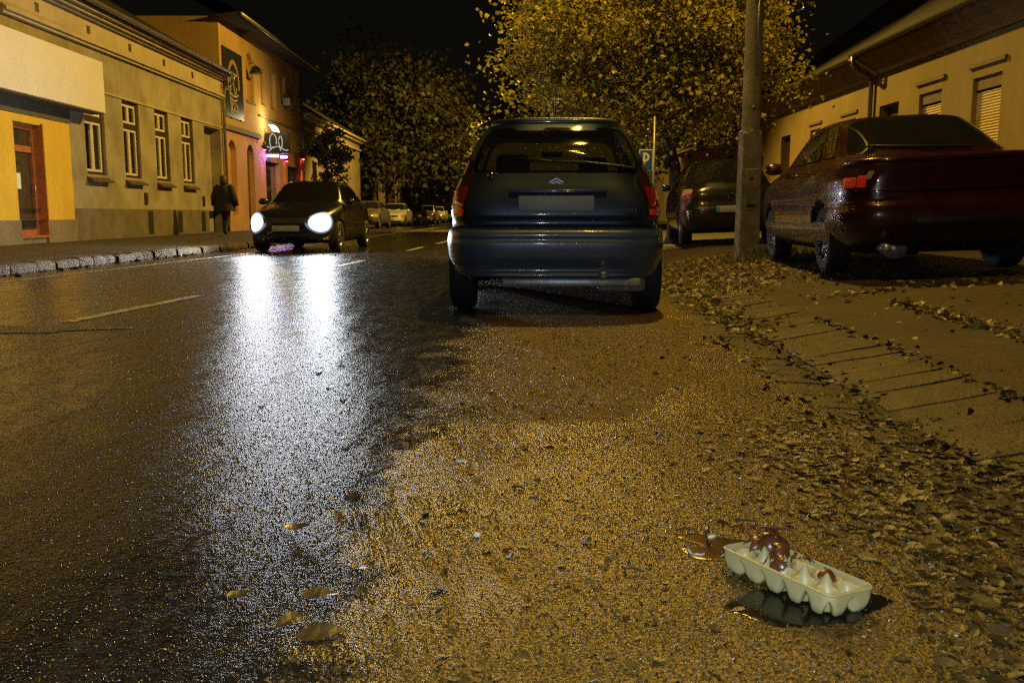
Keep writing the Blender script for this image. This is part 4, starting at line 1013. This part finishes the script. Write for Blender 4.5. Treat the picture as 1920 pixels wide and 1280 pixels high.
row = [(-7.75, 47.5, 'graphite', 'dark parked car seen just past the oncoming car', 1.02), (-7.25, 55, 'silver', 'pale silver car parked second in the far row, its windscreen clear of the oncoming car', 1.0), (-6.95, 62, 'black', 'black car parked third in the far row', 1.0), (-6.65, 69, 'sand', 'sand coloured car parked fourth in the far row', 1.0), (-6.4, 76, 'silver', 'pale silver car parked fifth in the far row under the trees', .98), (-6.1, 83.5, 'graphite', 'dark grey car parked sixth in the far row', .98), (-5.8, 91, 'sand', 'sand coloured car parked last in the far row beside the hatchback edge', .98)]
for i, (x, y, pm, lb, sc) in enumerate(row):
    o = PK if i == 0 else copy_tree(PK, None, {'silver paint': M[pm]})
    if i == 0: first = o
    o.location = (x, y+2.2, 0); o.rotation_euler = (0,0,rz+.01*((i*7)%5-2)); o['label'] = lb; o.scale = (sc,sc,sc)
# repaint the first one last (copies were taken from its silver body)
for ch in first.children:
    if ch.type == 'MESH':
        for i, m in enumerate(ch.data.materials):
            if m and m.name == 'silver paint':
                ch.data = ch.data.copy(); ch.data.materials[i] = M['graphite']

# ------------------------------------------------------------------ pedestrian
def skin_fig(name, joints, bones, mat, parent, sub=2):
    me = bpy.data.meshes.new(name); idx = {k: i for i, k in enumerate(joints)}
    me.from_pydata([joints[k][0] for k in joints], [(idx[a], idx[b]) for a, b in bones], [])
    o = bpy.data.objects.new(name, me); COL.objects.link(o)
    o.modifiers.new('skin', 'SKIN'); o.modifiers.new('sub', 'SUBSURF').levels = sub
    for i, k in enumerate(joints): me.skin_vertices[0].data[i].radius = joints[k][1]
    me.skin_vertices[0].data[0].use_root = True
    dg = bpy.context.evaluated_depsgraph_get(); m2 = bpy.data.meshes.new_from_object(o.evaluated_get(dg)); bpy.data.objects.remove(o)
    for p in m2.polygons: p.use_smooth = True
    m2.materials.clear(); m2.materials.append(mat)
    o = bpy.data.objects.new(name, m2); COL.objects.link(o); o.parent = parent; return o
PR = tag(empty('person', (-8.02, 25.6, .15)), 'person in a dark flared coat walking along the pavement by the beige house', 'person')
J = {'pelvis': ((0,0,.90),(.15,.11)), 'waist': ((0,0,1.08),(.14,.10)), 'chest': ((0,.01,1.28),(.17,.12)), 'neck': ((0,.01,1.44),(.055,.055)), 'jaw': ((0,.02,1.52),(.07,.08)), 'head': ((0,.02,1.60),(.078,.095)), 'crown': ((0,.01,1.67),(.05,.06)),
     'nose': ((0,.115,1.565),(.015,.015)),
     'shl': ((-.18,0,1.38),(.065,.065)), 'ell': ((-.27,-.03,1.10),(.05,.05)), 'wrl': ((-.28,.06,.88),(.032,.032)), 'pal': ((-.28,.08,.80),(.035,.022)),
     'shr': ((.18,0,1.38),(.065,.065)), 'elr': ((.27,-.06,1.10),(.05,.05)), 'wrr': ((.28,.0,.87),(.032,.032)), 'par': ((.28,.02,.79),(.035,.022)),
     'hpl': ((-.09,0,.84),(.09,.095)), 'knl': ((-.10,.14,.48),(.06,.065)), 'anl': ((-.10,.10,.09),(.04,.045)), 'tol': ((-.10,.24,.035),(.04,.03)),
     'hpr': ((.09,0,.84),(.09,.095)), 'knr': ((.10,-.04,.47),(.06,.065)), 'anr': ((.10,-.26,.13),(.04,.045)), 'tor': ((.10,-.15,.035),(.04,.03))}
BN = [('pelvis','waist'),('waist','chest'),('chest','neck'),('neck','jaw'),('jaw','head'),('head','crown'),('head','nose'),('chest','shl'),('shl','ell'),('ell','wrl'),('wrl','pal'),('chest','shr'),('shr','elr'),('elr','wrr'),('wrr','par'),('pelvis','hpl'),('hpl','knl'),('knl','anl'),('anl','tol'),('pelvis','hpr'),('hpr','knr'),('knr','anr'),('anr','tor')]
for sd, px_ in (('l',-1),('r',1)):
    base = Vector(J['pa'+sd][0])
    for i in range(4):
        nm = f'f{sd}{i}'; J[nm] = (tuple(base+Vector((px_*.004, .028-.018*i, -.06-.012*(i in (1,2))))), (.009,.009)); BN.append(('pa'+sd, nm))
        J[nm+'t'] = (tuple(base+Vector((-px_*.010, .030-.018*i, -.10-.012*(i in (1,2))))), (.008,.008)); BN.append((nm, nm+'t'))
    J[f't{sd}'] = (tuple(base+Vector((-px_*.012,.045,-.035))), (.010,.010)); BN.append(('wr'+sd, f't{sd}'))
body = skin_fig('body', J, BN, M['skin'], PR)
body.data.materials.append(M['trouser']); body.data.materials.append(M['shoe'])
for p in body.data.polygons:
    z = p.center.z
    if abs(p.center.x) < .24 and z < .9: p.material_index = 2 if z < .1 else 1
# coat: flared shell with sleeves
g = MB(); prof = [(.70,.34,.25),(.80,.325,.24),(.95,.29,.21),(1.10,.255,.19),(1.25,.245,.18),(1.36,.22,.16),(1.42,.15,.12),(1.47,.085,.085)]
n = 28
vs = [((a*cos(2*pi*k/n)*(1+.04*sin(5*k)*(1.2-z)), b*sin(2*pi*k/n)*(1+.05*cos(3*k)*(1.2-z)), z)) for z,a,b in prof for k in range(n)]
g.add(vs, [(j*n+k, j*n+(k+1)%n, (j+1)*n+(k+1)%n, (j+1)*n+k) for j in range(len(prof)-1) for k in range(n)])
for s in (-1, 1): g.tube([(s*.15,0,1.40),(s*.23,-.01,1.34),(s*.31,-.045,1.10),(s*.34,.03,.86)], [.09,.095,.09,.08], 14)
g.lathe([(.085,1.45),(.115,1.47),(.12,1.52),(.095,1.54)], 20, 'z', (0,.0,0)); g.build('coat', M['coat'], PR, True)
g = MB(); g.lathe([(.001,1.735),(.05,1.725),(.09,1.69),(.11,1.63),(.112,1.56),(.11,1.50),(.07,1.46)], 20, 'z', (0,-.018,0)); hr = g.build('hair', M['hair'], PR, True)
PR.rotation_euler = (0,0,-.15); PR.scale = (.96,.96,.96)

# ------------------------------------------------------------------ egg carton and its wreckage
CT = Vector((.552, 1.70, 0)); U = Vector((.115,-.206,0)).normalized(); V = Vector((.206,.115,0)).normalized()   # long axis, short axis
Lc, Wc, Hc = .285, .120, .048
g = MB(); NU, NV = 75, 33
def cup(u, v):   # u in 0..5 cells, v in 0..2 cells
    du, dv = (u % 1)-.5, (v % 1)-.5
    r = math.hypot(du, dv)*2
    z = .004+.034*sstep(.42, 1.02, r)
    # pointed posts where four cells meet
    pu, pv = abs(u-round(u)), abs(v-round(v))
    if .5 < u < 4.5 and round(v) == 1: z += .024*max(0, 1-math.hypot(pu, pv)/.24)
    return z
vs = []
for j in range(NV+1):
    for i in range(NU+1):
        u, v = i/NU, j/NV
        z = cup(min(max(u*5,.02),4.98), min(max(v*2,.02),1.98))
        vs.append(((u-.5)*(Lc-.016), (v-.5)*(Wc-.014), z))
g.add(vs, [(j*(NU+1)+i, j*(NU+1)+i+1, (j+1)*(NU+1)+i+1, (j+1)*(NU+1)+i) for j in range(NV) for i in range(NU)])
# outer wall: scalloped foot following the cups, straight rim above
def wall_pt(s_, t):
    """s_ perimeter parameter in metres, t 0..1 from foot to rim"""
    a, b = Lc/2, Wc/2; per = [2*a, 2*b, 2*a, 2*b]; k = 0; q = s_
    while k < 3 and q > per[k]: q -= per[k]; k += 1
    n_cells = 5 if k in (0, 2) else 2; f = q/per[k]
    c = abs(cos(pi*(f*n_cells)))            # 1 between cups, 0 at cup centre
    z0 = lerp(.001, .027, c**6); z = lerp(z0, Hc, t)
    ins = .010*(1-min(1,t/.42))**2.2+.013*c**4*(1-sstep(.0, .62, t))
    cr = .012; x, y = [(-a+q, -b), (a, -b+q), (a-q, b), (-a, b-q)][k]
    x = math.copysign(max(0, abs(x)-(ins if True else 0)*(abs(x)/a)), x); y = math.copysign(max(0, abs(y)-ins*(abs(y)/b)), y)
    ex, ey = a-abs(x), b-abs(y)
    if ex < .02 and ey < .02:               # round the corners
        d = Vector((.02-ex, .02-ey)); 
        if d.length > .02: d = d.normalized()*.02; x = math.copysign(a-.02+d.x, x); y = math.copysign(b-.02+d.y, y)
    return (x, y, z)
NS, NTt = 240, 12; per = 2*(Lc+Wc); b0 = len(g.v)
for t in range(NTt+1):
    for s_ in range(NS): g.v.append(wall_pt(per*s_/NS, t/NTt))
for s_ in range(NS):                         # rolled lip
    x, y, z = wall_pt(per*s_/NS, 1); g.v.append((x*1.022, y*1.045, z-.003))
for t in range(NTt+1):
    for s_ in range(NS): g.f.append((b0+t*NS+s_, b0+t*NS+(s_+1)%NS, b0+(t+1)*NS+(s_+1)%NS, b0+(t+1)*NS+s_)); g.m.append(0)
# ragged flap torn off the far end
for s0, s1, hgt in ((-.05,-.02,.03),(-.02,.01,.018),(.015,.045,.026)):
    g.add([(-Lc/2,s0,.03),(-Lc/2,s1,.03),(-Lc/2-.02,s1-.008,.012+hgt*.2),(-Lc/2-.025,s0+.006,.008)], [(0,1,2,3)])
ec = g.build('egg_carton', M['pulp'], smooth=True)
sol = ec.modifiers.new('thick', 'SOLIDIFY'); sol.thickness = .0022; sol.offset = 0
ec.matrix_world = Matrix.Translation(CT+Vector((0,0,.0015))) @ Matrix.Rotation(atan2(U.y,U.x),4,'Z') @ Matrix.Rotation(radians(-3),4,'X')
tag(ec, 'torn pale green egg carton lying on the wet asphalt with broken eggs', 'egg carton')
def shell(name, p, r, rot, mat, cover, seed, label, group=None, sq=1.15):
    rnd = random.Random(seed); g = MB(); n, m = 22, 9; vs = []
    ph = [rnd.uniform(.5,1.25) for _ in range(n)]
    for j in range(m+1):
        for k in range(n):
            a = cover*ph[k]*j/m; t = 2*pi*k/n
            vs.append((r*sin(a)*cos(t), r*sin(a)*sin(t), r*(cos(a))*sq))
    g.add(vs, [(j*n+k, j*n+(k+1)%n, (j+1)*n+(k+1)%n, (j+1)*n+k) for j in range(m) for k in range(n)])
    o = g.build(name, mat, smooth=True); s_ = o.modifiers.new('thick', 'SOLIDIFY'); s_.thickness = .0008
    o.location = p; o.rotation_euler = rot; tag(o, label, 'eggshell', group); return o
def cpos(u, v, z): return CT+U*(u*Lc)+V*(v*Wc)+Vector((0,0,z))
SG = 'broken brown eggshells around the carton'
lab = 'glossy red brown eggshell piece lying inside the torn egg carton'
for i, (u, v, z, rx, ry) in enumerate([(-.40,.05,.040,.4,.3),(-.30,-.15,.048,2.6,.4),(-.26,.22,.052,.9,-.5),(-.16,.0,.050,-.6,.2),(-.12,.25,.044,2.2,.9),(-.05,-.1,.040,.2,-.8),(-.34,.3,.050,-.8,.5),(-.2,-.05,.066,1.2,.2),(-.42,.2,.062,.7,-.3),(-.10,.05,.062,2.0,.5),(-.30,.05,.072,.1,1.2),(.02,.2,.036,.3,.4),(.08,-.15,.030,2.7,.3),(-.02,.3,.044,1.0,-.6),(.16,.2,.028,.2,.9),(.24,-.05,.026,2.9,.2)]):
    shell('eggshell', cpos(u,v,z), .022*R.uniform(1.05,1.35), (rx,ry,i*1.3), M['shell'], R.uniform(.55,1.2), 20+i, lab, SG)
lab = 'glossy red brown eggshell piece on the asphalt behind the torn end of the carton'
for i, (u, v, z, rx, ry) in enumerate([(-.50,.35,.018,2.8,.3),(-.62,.62,.016,.2,.3),(-.78,.45,.014,3.0,-.2),(-.44,.65,.018,.5,.7),(-.86,.62,.014,.2,-.3),(-.95,.40,.016,1.2,.2),(-.70,.20,.016,2.4,.5),(-1.02,.65,.012,.6,.6),(-.66,.95,.014,2.9,.2)]):
    shell('eggshell', cpos(u,v,z), .022*R.uniform(1.0,1.35), (rx,ry,i*2.1), M['shell'], R.uniform(.5,1.1), 40+i, lab, SG)
shell('eggshell', cpos(-.86,-.25,.012), .024, (2.7,.5,.4), M['shellwhite'], 1.0, 61, 'whitish eggshell scrap beside the torn end of the carton')
g = MB(); n = 60; prof = [(1,0),(.97,.0022),(.9,.0038),(.5,.0045),(0.001,.0048)]
rad = [1+.22*sin(3*t+1)+.12*sin(5*t+.4)+.07*sin(9*t) for t in [2*pi*k/n for k in range(n)]]
g.add([(.075*r*rad[k]*cos(2*pi*k/n)*1.5, .06*r*rad[k]*sin(2*pi*k/n), z) for r,z in prof for k in range(n)], [(j*n+k, j*n+(k+1)%n, (j+1)*n+(k+1)%n, (j+1)*n+k) for j in range(len(prof)-1) for k in range(n)])
ek = NT('spilled egg'); ek.P(Base_Color=(.055,.020,.007), Roughness=.18, Coat_Weight=.3, Specular_IOR_Level=.5); M['eggspill'] = ek.mat
o = g.build('spilled_egg', M['eggspill'], smooth=True); o.location = cpos(-.72,.40,.001); o.rotation_euler = (0,0,-.5); o.scale = (1.2,1.2,.35); tag(o, 'shiny red brown smear of spilled egg at the torn end of the carton', 'spill')
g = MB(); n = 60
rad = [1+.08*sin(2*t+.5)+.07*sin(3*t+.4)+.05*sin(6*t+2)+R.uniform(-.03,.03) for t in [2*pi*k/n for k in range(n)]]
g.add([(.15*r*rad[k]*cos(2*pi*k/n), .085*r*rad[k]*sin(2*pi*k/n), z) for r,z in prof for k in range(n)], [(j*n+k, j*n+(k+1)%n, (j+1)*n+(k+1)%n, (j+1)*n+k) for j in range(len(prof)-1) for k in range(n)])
ek = NT('wet shadow puddle'); ek.P(Base_Color=(.009,.009,.005), Roughness=.10, Specular_IOR_Level=.35, Normal=ek.bump(ek.noise(ek.coord(),30,3),.4,.002)); M['puddle'] = ek.mat  # wet film, its dark colour also carries the carton's shade
o = g.build('puddle', M['puddle'], smooth=True); o.scale = (1,1,.3); o.location = (.558, 1.625, .0015); o.rotation_euler = (0,0,.1); tag(o, 'dark wet shadow puddle of egg white and painted carton shade under the front of the egg carton', 'puddle')

# ------------------------------------------------------------------ leaves on the ground
def ground_leaf(rnd, s, curl=1):
    """ovate curled leaf around the origin lying in XY; returns verts, faces"""
    n = 6; vs = []; c1, c2, tw = rnd.uniform(-.5,.9)*curl, rnd.uniform(.0,.7)*curl, rnd.uniform(-.5,.5)*curl
    for i in range(n+1):
        u = i/n; w = .32*s*sin(pi*min(1, u*.92+.04))**.8*(1.15-.5*u)
        zc = s*.25*c1*(u-.5)**2*2+.05*s
        for side in (-1, 0, 1):
            wob = rnd.uniform(-.04,.04)*s
            vs.append(((u-.5)*s, side*w+wob*.5, zc+abs(side)*w*.6*c2*(.6+.6*u)+side*tw*w*(u-.3)+wob*.3))
    fs = []
    for i in range(n):
        for k in (0, 1): fs.append((i*3+k, (i+1)*3+k, (i+1)*3+k+1, i*3+k+1))
    return vs, fs
def place(vs, x, y, z, rz, tx=0, ty=0):
    m = Matrix.Translation((x,y,z)) @ Matrix.Rotation(rz,4,'Z') @ Matrix.Rotation(tx,4,'X') @ Matrix.Rotation(ty,4,'Y')
    return [tuple(m @ Vector(v)) for v in vs]
rnd = random.Random(11); lit = MB(); yel = MB()
def scatter(mb, n, fx, smin, smax, tilt=.35, lift=.004, curl=1):
    for _ in range(n):
        x, y = fx(); s = rnd.uniform(smin, smax); vs, fs = ground_leaf(rnd, s, curl)
        q = x-.045*(y-3); z = max(tz(x,y), 0 if q < 1.1 else -1)
        mb.add(place(vs, x, y, z+lift*rnd.random(), rnd.uniform(0,2*pi), rnd.gauss(0,tilt), rnd.gauss(0,tilt)), fs)
def near_right():
    while True:
        x, y = rnd.uniform(.35,1.75), rnd.uniform(1.0,3.3)
        dens = sstep(.55,1.15,x+.12*mnoise.noise(Vector((x*4,y*4,3))))*(1-.75*sstep(2.1,3.3,y))*(1-.9*sstep(1.42,1.6,x-.045*(y-3)))
        if (x-.57)**2/.04+(y-1.62)**2/.035 < 1: continue
        if rnd.random() < dens: return x, y
scatter(lit, 6500, near_right, .008, .026, .14, .004, .4)
scatter(lit, 2600, near_right, .018, .046, .17, .006, .6)
scatter(lit, 420, lambda: (1.40+rnd.gauss(0,.07)+.045*((yv:=rnd.uniform(2.4,9))-3), yv), .025, .06, .35)
scatter(lit, 160, lambda: (1.87+rnd.gauss(0,.025)+.045*((yv:=rnd.uniform(2.2,6))-3), yv), .02, .05, .4)
scatter(lit, 150, lambda: (1.12+rnd.gauss(0,.05)+.045*((yv:=rnd.uniform(2.4,5.6))-3), yv), .02, .05, .4)
scatter(yel, 260, lambda: (2.46+rnd.gauss(0,.035)+.045*((yv:=rnd.uniform(3.8,6.2))-3), yv), .03, .07, .5, .02)
def verge():
    while True:
        x, y = rnd.uniform(1.3,3.6), rnd.uniform(5.6,13)
        q = x-.045*(y-3)
        d = max(math.exp(-((q-1.42)/.16)**2), sstep(7.2,9.2,y)*sstep(1.35,1.5,q)*(1-sstep(2.6,3.2,q))*(.5+.5*mnoise.noise(Vector((x*3,y*3,1)))))
        if rnd.random() < d: return x, y
scatter(yel, 1700, verge, .03, .075, .45, .02)
scatter(yel, 320, lambda: (rnd.uniform(2.3,6.5), 6.95+rnd.gauss(0,.12)+rnd.choice((0,.15,-.2))), .03, .07, .4)
scatter(yel, 300, lambda: (rnd.uniform(1.6,7), rnd.uniform(3.5,8)), .02, .05, .3)
scatter(lit, 160, lambda: (interp(KL,(yv:=rnd.uniform(8.5,24)))+.10+abs(rnd.gauss(0,.10)), yv), .05, .11, .4)
scatter(lit, 500, lambda: (rnd.uniform(-.35,1.1), rnd.uniform(1.2,5.5)), .012, .030, .3, .002, .5)
tag(lit.build('leaf_litter', M['litter']), kind='stuff'); lit_o = bpy.data.objects['leaf_litter']; lit_o['label'] = 'matted wet brown leaf litter in the gutter and over the asphalt edge'
yo = yel.build('fallen_leaves', M['leafyellow']); tag(yo, 'carpet of yellow fallen leaves on the verge round the pole', kind='stuff')
# loose grit and leaf crumbs washed onto the parking strip
gt = MB(); gl2 = MB(); n_ = 0
while n_ < 42000:
    y = 1.0+5.2*rnd.random()**1.7; x = rnd.uniform(-.55,1.35)
    if x+.5*(mnoise.noise(Vector((x*2.6,y*2.6,5)))) < -.28+.25*rnd.random(): continue
    q = x-.045*(y-3); z = max(tz(x,y), 0 if q < 1.1 else -1); r_ = rnd.uniform(.0016,.0052); a = rnd.uniform(0,6.3)
    gt.add([(x+r_*cos(a),y+r_*sin(a),z-.0005),(x+r_*cos(a+2.1)*.8,y+r_*sin(a+2.1),z-.0005),(x+r_*cos(a+4.2),y+r_*sin(a+4.2)*.8,z-.0005),(x+r_*.4*cos(a*3),y+r_*.4*sin(a*3),z+r_*rnd.uniform(.4,1.2))],[(0,1,3),(1,2,3),(2,0,3)]); n_ += 1
n_ = 0
while n_ < 45000:
    y = 1.0+5.5*rnd.random()**1.8; x = rnd.uniform(-2.6,-.15)*(.35+.16*y)
    if x+.5*(mnoise.noise(Vector((x*2.6,y*2.6,5)))) > -.20: continue
    r_ = rnd.uniform(.002,.0048); a = rnd.uniform(0,6.3); h_ = r_*rnd.uniform(.12,.35)
    gl2.add([(x+r_*cos(a),y+r_*sin(a),-.0005),(x+r_*cos(a+2.1)*.8,y+r_*sin(a+2.1),-.0005),(x+r_*cos(a+4.2),y+r_*sin(a+4.2)*.8,-.0005),(x+r_*.3*cos(a*3),y+r_*.3*sin(a*3),h_)],[(0,1,3),(1,2,3),(2,0,3)]); n_ += 1
M['chips'] = leafmat('wet road chips', [(.003,.003,.0026),(.012,.011,.009),(.02,.018,.015)], 0, .30, .35)
tag(gl2.build('gravel', M['chips']), 'dark wet stone chips in the worn lane surface', kind='stuff')
M['grit'] = leafmat('wet grit', [(.010,.006,.001),(.07,.043,.008),(.15,.096,.02),(.03,.019,.005),(.20,.135,.035)], 0, .34, .6)
tag(gt.build('gravel', M['grit']), 'fine wet grit and leaf crumbs strewn over the parking strip', kind='stuff')
# weeds round the pole
gr = MB()
for _ in range(700):
    a = rnd.uniform(0,2*pi); r_ = abs(rnd.gauss(0,.35)); x, y = 3.15+r_*cos(a)*1.3, 11.3+r_*sin(a); z = tz(x,y); h = rnd.uniform(.05,.2)*(1.2-min(1,r_))
    d = Vector((rnd.gauss(0,.5),rnd.gauss(0,.5),1)).normalized(); sd = Vector((rnd.gauss(0,1),rnd.gauss(0,1),0)).normalized()*.008
    p = Vector((x,y,z)); gr.add([p-sd,p+sd,p+d*h*.6+sd*.7+Vector((0,0,.0)),p+d*h+Vector((d.x,d.y,-.2))*h*.3], [(0,1,2,3)])
tag(gr.build('grass', M['grass']), 'ragged weeds growing at the foot of the concrete pole', kind='stuff')
# single leaves lying on the wet lane, each its own object
def leaf_obj(x, y, s, rz, label, group, tx=0, ty=0, mat='litter', stalk=False, seed=0, z=.002):
    rr = random.Random(seed); vs, fs = ground_leaf(rr, s, 1.0); g = MB(); g.add(vs, fs)
    o = g.build('fallen_leaf', M[mat]); o.location = (x,y,z); o.rotation_euler = (tx,ty,rz); tag(o, label, 'leaf', group)
    if stalk:
        k = MB(); k.tube([(s*.45,0,.06*s),(s*.55,.0,.2*s),(s*.56,0,s*.75)], [.0022,.0016,.0012], 6); k.build('stalk', M['bark'], o, True)
    return o
# placed from measured ground points (x, y in metres)
LG = 'single leaves on the wet lane'
L1 = 'dark wet leaf lying on the headlight streak of the lane'
spots = [(-.505,2.045,.055,.3,True,'dark curled leaf standing on the wet lane with its stalk upright'), (-.37,1.665,.070,.1,False,'broad olive leaf flat on the wet lane, widest of those there'), (-.40,1.555,.060,.9,False,'ragged brown leaf curled on the wet lane near the viewer'), (-.335,1.50,.085,.2,False,'large crumpled brown leaf at the edge of the wet lane'),
         (-.525,1.665,.05,.4,False,'pale edged narrow leaf alone at the dark side of the headlight streak')]
for i, (x, y, s, rz_, st, lb) in enumerate(spots): leaf_obj(x, y, s, rz_, lb, LG, stalk=st, seed=70+i, tx=.15, mat='leafdark')
for i in range(46):
    y = 1.5+4.5*rnd.random()**1.2; x = -.12*y-.2+rnd.uniform(-.5,.42)*(.35+.18*y)
    leaf_obj(x, y, rnd.uniform(.018,.045), rnd.uniform(-.6,.6), L1, LG, rnd.gauss(0,.06), rnd.gauss(0,.06), mat='leafdark', seed=100+i)
LB = 'brown leaf lying flat on the gritty asphalt of the parking strip'
for i in range(40):
    y = 1.25+4.2*rnd.random()**1.3; x = rnd.uniform(-.28,.75)*(.5+.14*y)
    if (x-.57)**2/.05+(y-1.62)**2/.04 < 1: continue
    leaf_obj(x, y, rnd.uniform(.018,.048), rnd.uniform(0,6), LB, 'single leaves on the parking strip', rnd.gauss(0,.2), rnd.gauss(0,.2), seed=200+i)
LY = 'brown curled leaf lying among the dark leaf litter right of the egg carton'
for i in range(34):
    y = rnd.uniform(1.25,2.6); x = rnd.uniform(.80,1.22)+.1*(y-1.3)
    leaf_obj(x, y, rnd.uniform(.038,.066), rnd.uniform(0,6), LY, 'larger leaves in the gutter litter', rnd.gauss(0,.3), rnd.gauss(0,.3), 'litter', seed=300+i, z=.014)
LT = 'thin dark twig lying on the gritty asphalt'
for i, (x, y, L_, a) in enumerate([(.40,2.02,.05,.1),(.56,2.08,.05,-.2),(.79,2.62,.09,.05),(.25,1.78,.05,-.3),(.02,2.35,.035,-.6),(.62,2.02,.06,-.3)]):
    g = MB(); g.tube([(-L_/2,0,.003),(0,.004,.006),(L_/2,-.002,.003)], [.0022,.003,.0015], 6); o = g.build('twig', M['bark'], smooth=True); o.location = (x,y,.004); o.rotation_euler = (0,0,a); tag(o, LT, 'twig', 'twigs on the parking strip')
for i, (x, y, lb) in enumerate([(-.15,2.62,'slim white scrap lying where the wet lane meets the gritty strip'), (-.08,1.995,'small pale pebble on the gritty asphalt left of the carton'), (.455,1.985,'pale greenish scrap on the asphalt behind the carton')]):
    g = MB(); g.lathe([(.001,.008),(.008,.006),(.011,.002),(.009,-.002)], 9, 'z'); o = g.build('litter_scrap', M['paper'], smooth=True); o.location = (x,y,.003); o.scale = ((1.8,.6,.5) if i == 0 else (.9,.8,.9) if i == 1 else (1.2,.6,.5)); o.rotation_euler = (0,0,.3*i); tag(o, lb, 'litter')

# ------------------------------------------------------------------ light, sky, camera
world = bpy.data.worlds.new("World"); SC.world = world; world.use_nodes = True
wn = world.node_tree; bg = wn.nodes['Background']
sky = wn.nodes.new('ShaderNodeTexSky'); sky.sky_type = 'NISHITA'; sky.sun_disc = False; sky.sun_elevation = radians(-6); sky.sun_rotation = radians(200)
mx = wn.nodes.new('ShaderNodeMix'); mx.data_type = 'RGBA'; mx.blend_type = 'ADD'; mx.inputs[0].default_value = 1
wn.links.new(sky.outputs[0], mx.inputs[6]); mx.inputs[7].default_value = (.05,.042,.028,1)      # town glow on the cloud
wn.links.new(mx.outputs[2], bg.inputs['Color']); bg.inputs['Strength'].default_value = .06
SOD = (1.0, .61, .095)
def lamp(name, typ, loc, power, col, radius=.12, target=None, size=None, blend=.6):
    l = bpy.data.lights.new(name, typ); l.energy = power; l.color = col
    if typ in ('POINT','SPOT'): l.shadow_soft_size = radius
    o = bpy.data.objects.new(name, l); COL.objects.link(o); o.location = loc
    if target is not None: o.rotation_euler = (Vector(target)-Vector(loc)).to_track_quat('-Z','Y').to_euler()
    if typ == 'SPOT': l.spot_size = size; l.spot_blend = blend
    return o
lamp('street_lamp_light', 'SPOT', (1.0,3.9,8.2), 720, SOD, .13, (-2.2,5,0), radians(142), .5)
lamp('street_lamp_light', 'SPOT', (1.75,11.85,8.9), 2300, SOD, .13, (-.8,12.2,0), radians(150), .5)
lamp('street_lamp_light', 'SPOT', (2.3,27,9.2), 6600, SOD, .13, (-2.5,23,0), radians(158), .3)
lamp('street_lamp_light', 'SPOT', (-2.2,48,7.5), 6500, SOD, .13, (-3,52,0), radians(165), .2)
lamp('street_lamp_light', 'SPOT', (-.8,78,8.6), 4500, SOD, .13, (-3,84,0), radians(165), .2)
lamp('crescent_glow', 'POINT', (FX+.55,34.95,4.25), 45, (1,.8,.35), .06)
# headlight beams
mw = Matrix.Translation(ON.location) @ Matrix.Rotation(rz,4,'Z')
for s in (-1, 1):
    p = mw @ Vector((s*.60, 2.22, .645)); lamp('headlight_beam', 'SPOT', p, 700, (.86,.93,1.0), .09, (p.x+.75, p.y-16, -.1), radians(70), .9)
    lamp('headlight_glare', 'SPOT', p, 900, (.80,.88,1.0), .09, (-.3,0,1.0), radians(9), 1.)
# phone flash at the camera
lamp('camera_flash', 'POINT', (.02,-.02,.80), 120, (.80,.92,1.0), .02)
# bar lamps throw colour on the wall
lamp('red_glow', 'SPOT', (FX+.16,41.15,3.1), 160, (1,.05,.05), .04, (FX+.10,41.15,0), radians(40), .6)
lamp('red_glow', 'SPOT', (FX+.16,34.75,3.1), 110, (1,.05,.05), .04, (FX+.10,34.75,0), radians(40), .6)
lamp('red_glow', 'SPOT', (FX+.16,38.1,2.88), 60, (1,.05,.05), .04, (FX+.10,38.1,0), radians(40), .6)

cam = bpy.data.cameras.new('Camera'); co = bpy.data.objects.new('Camera', cam); COL.objects.link(co)
cam.sensor_width = 36; cam.lens = 1700/1920*36; cam.clip_end = 3000; cam.clip_start = .02
co.location = (0,0,.73); co.rotation_euler = (pi/2-math.atan(238/1700),0,0); SC.camera = co
SC.view_settings.view_transform = 'Standard'; SC.view_settings.look = 'None'; SC.view_settings.exposure = .3; SC.view_settings.gamma = 1
SC.cycles.use_denoising = False
SC.cycles.sample_clamp_direct = 12; SC.cycles.max_bounces = 6; SC.cycles.sample_clamp_indirect = 4
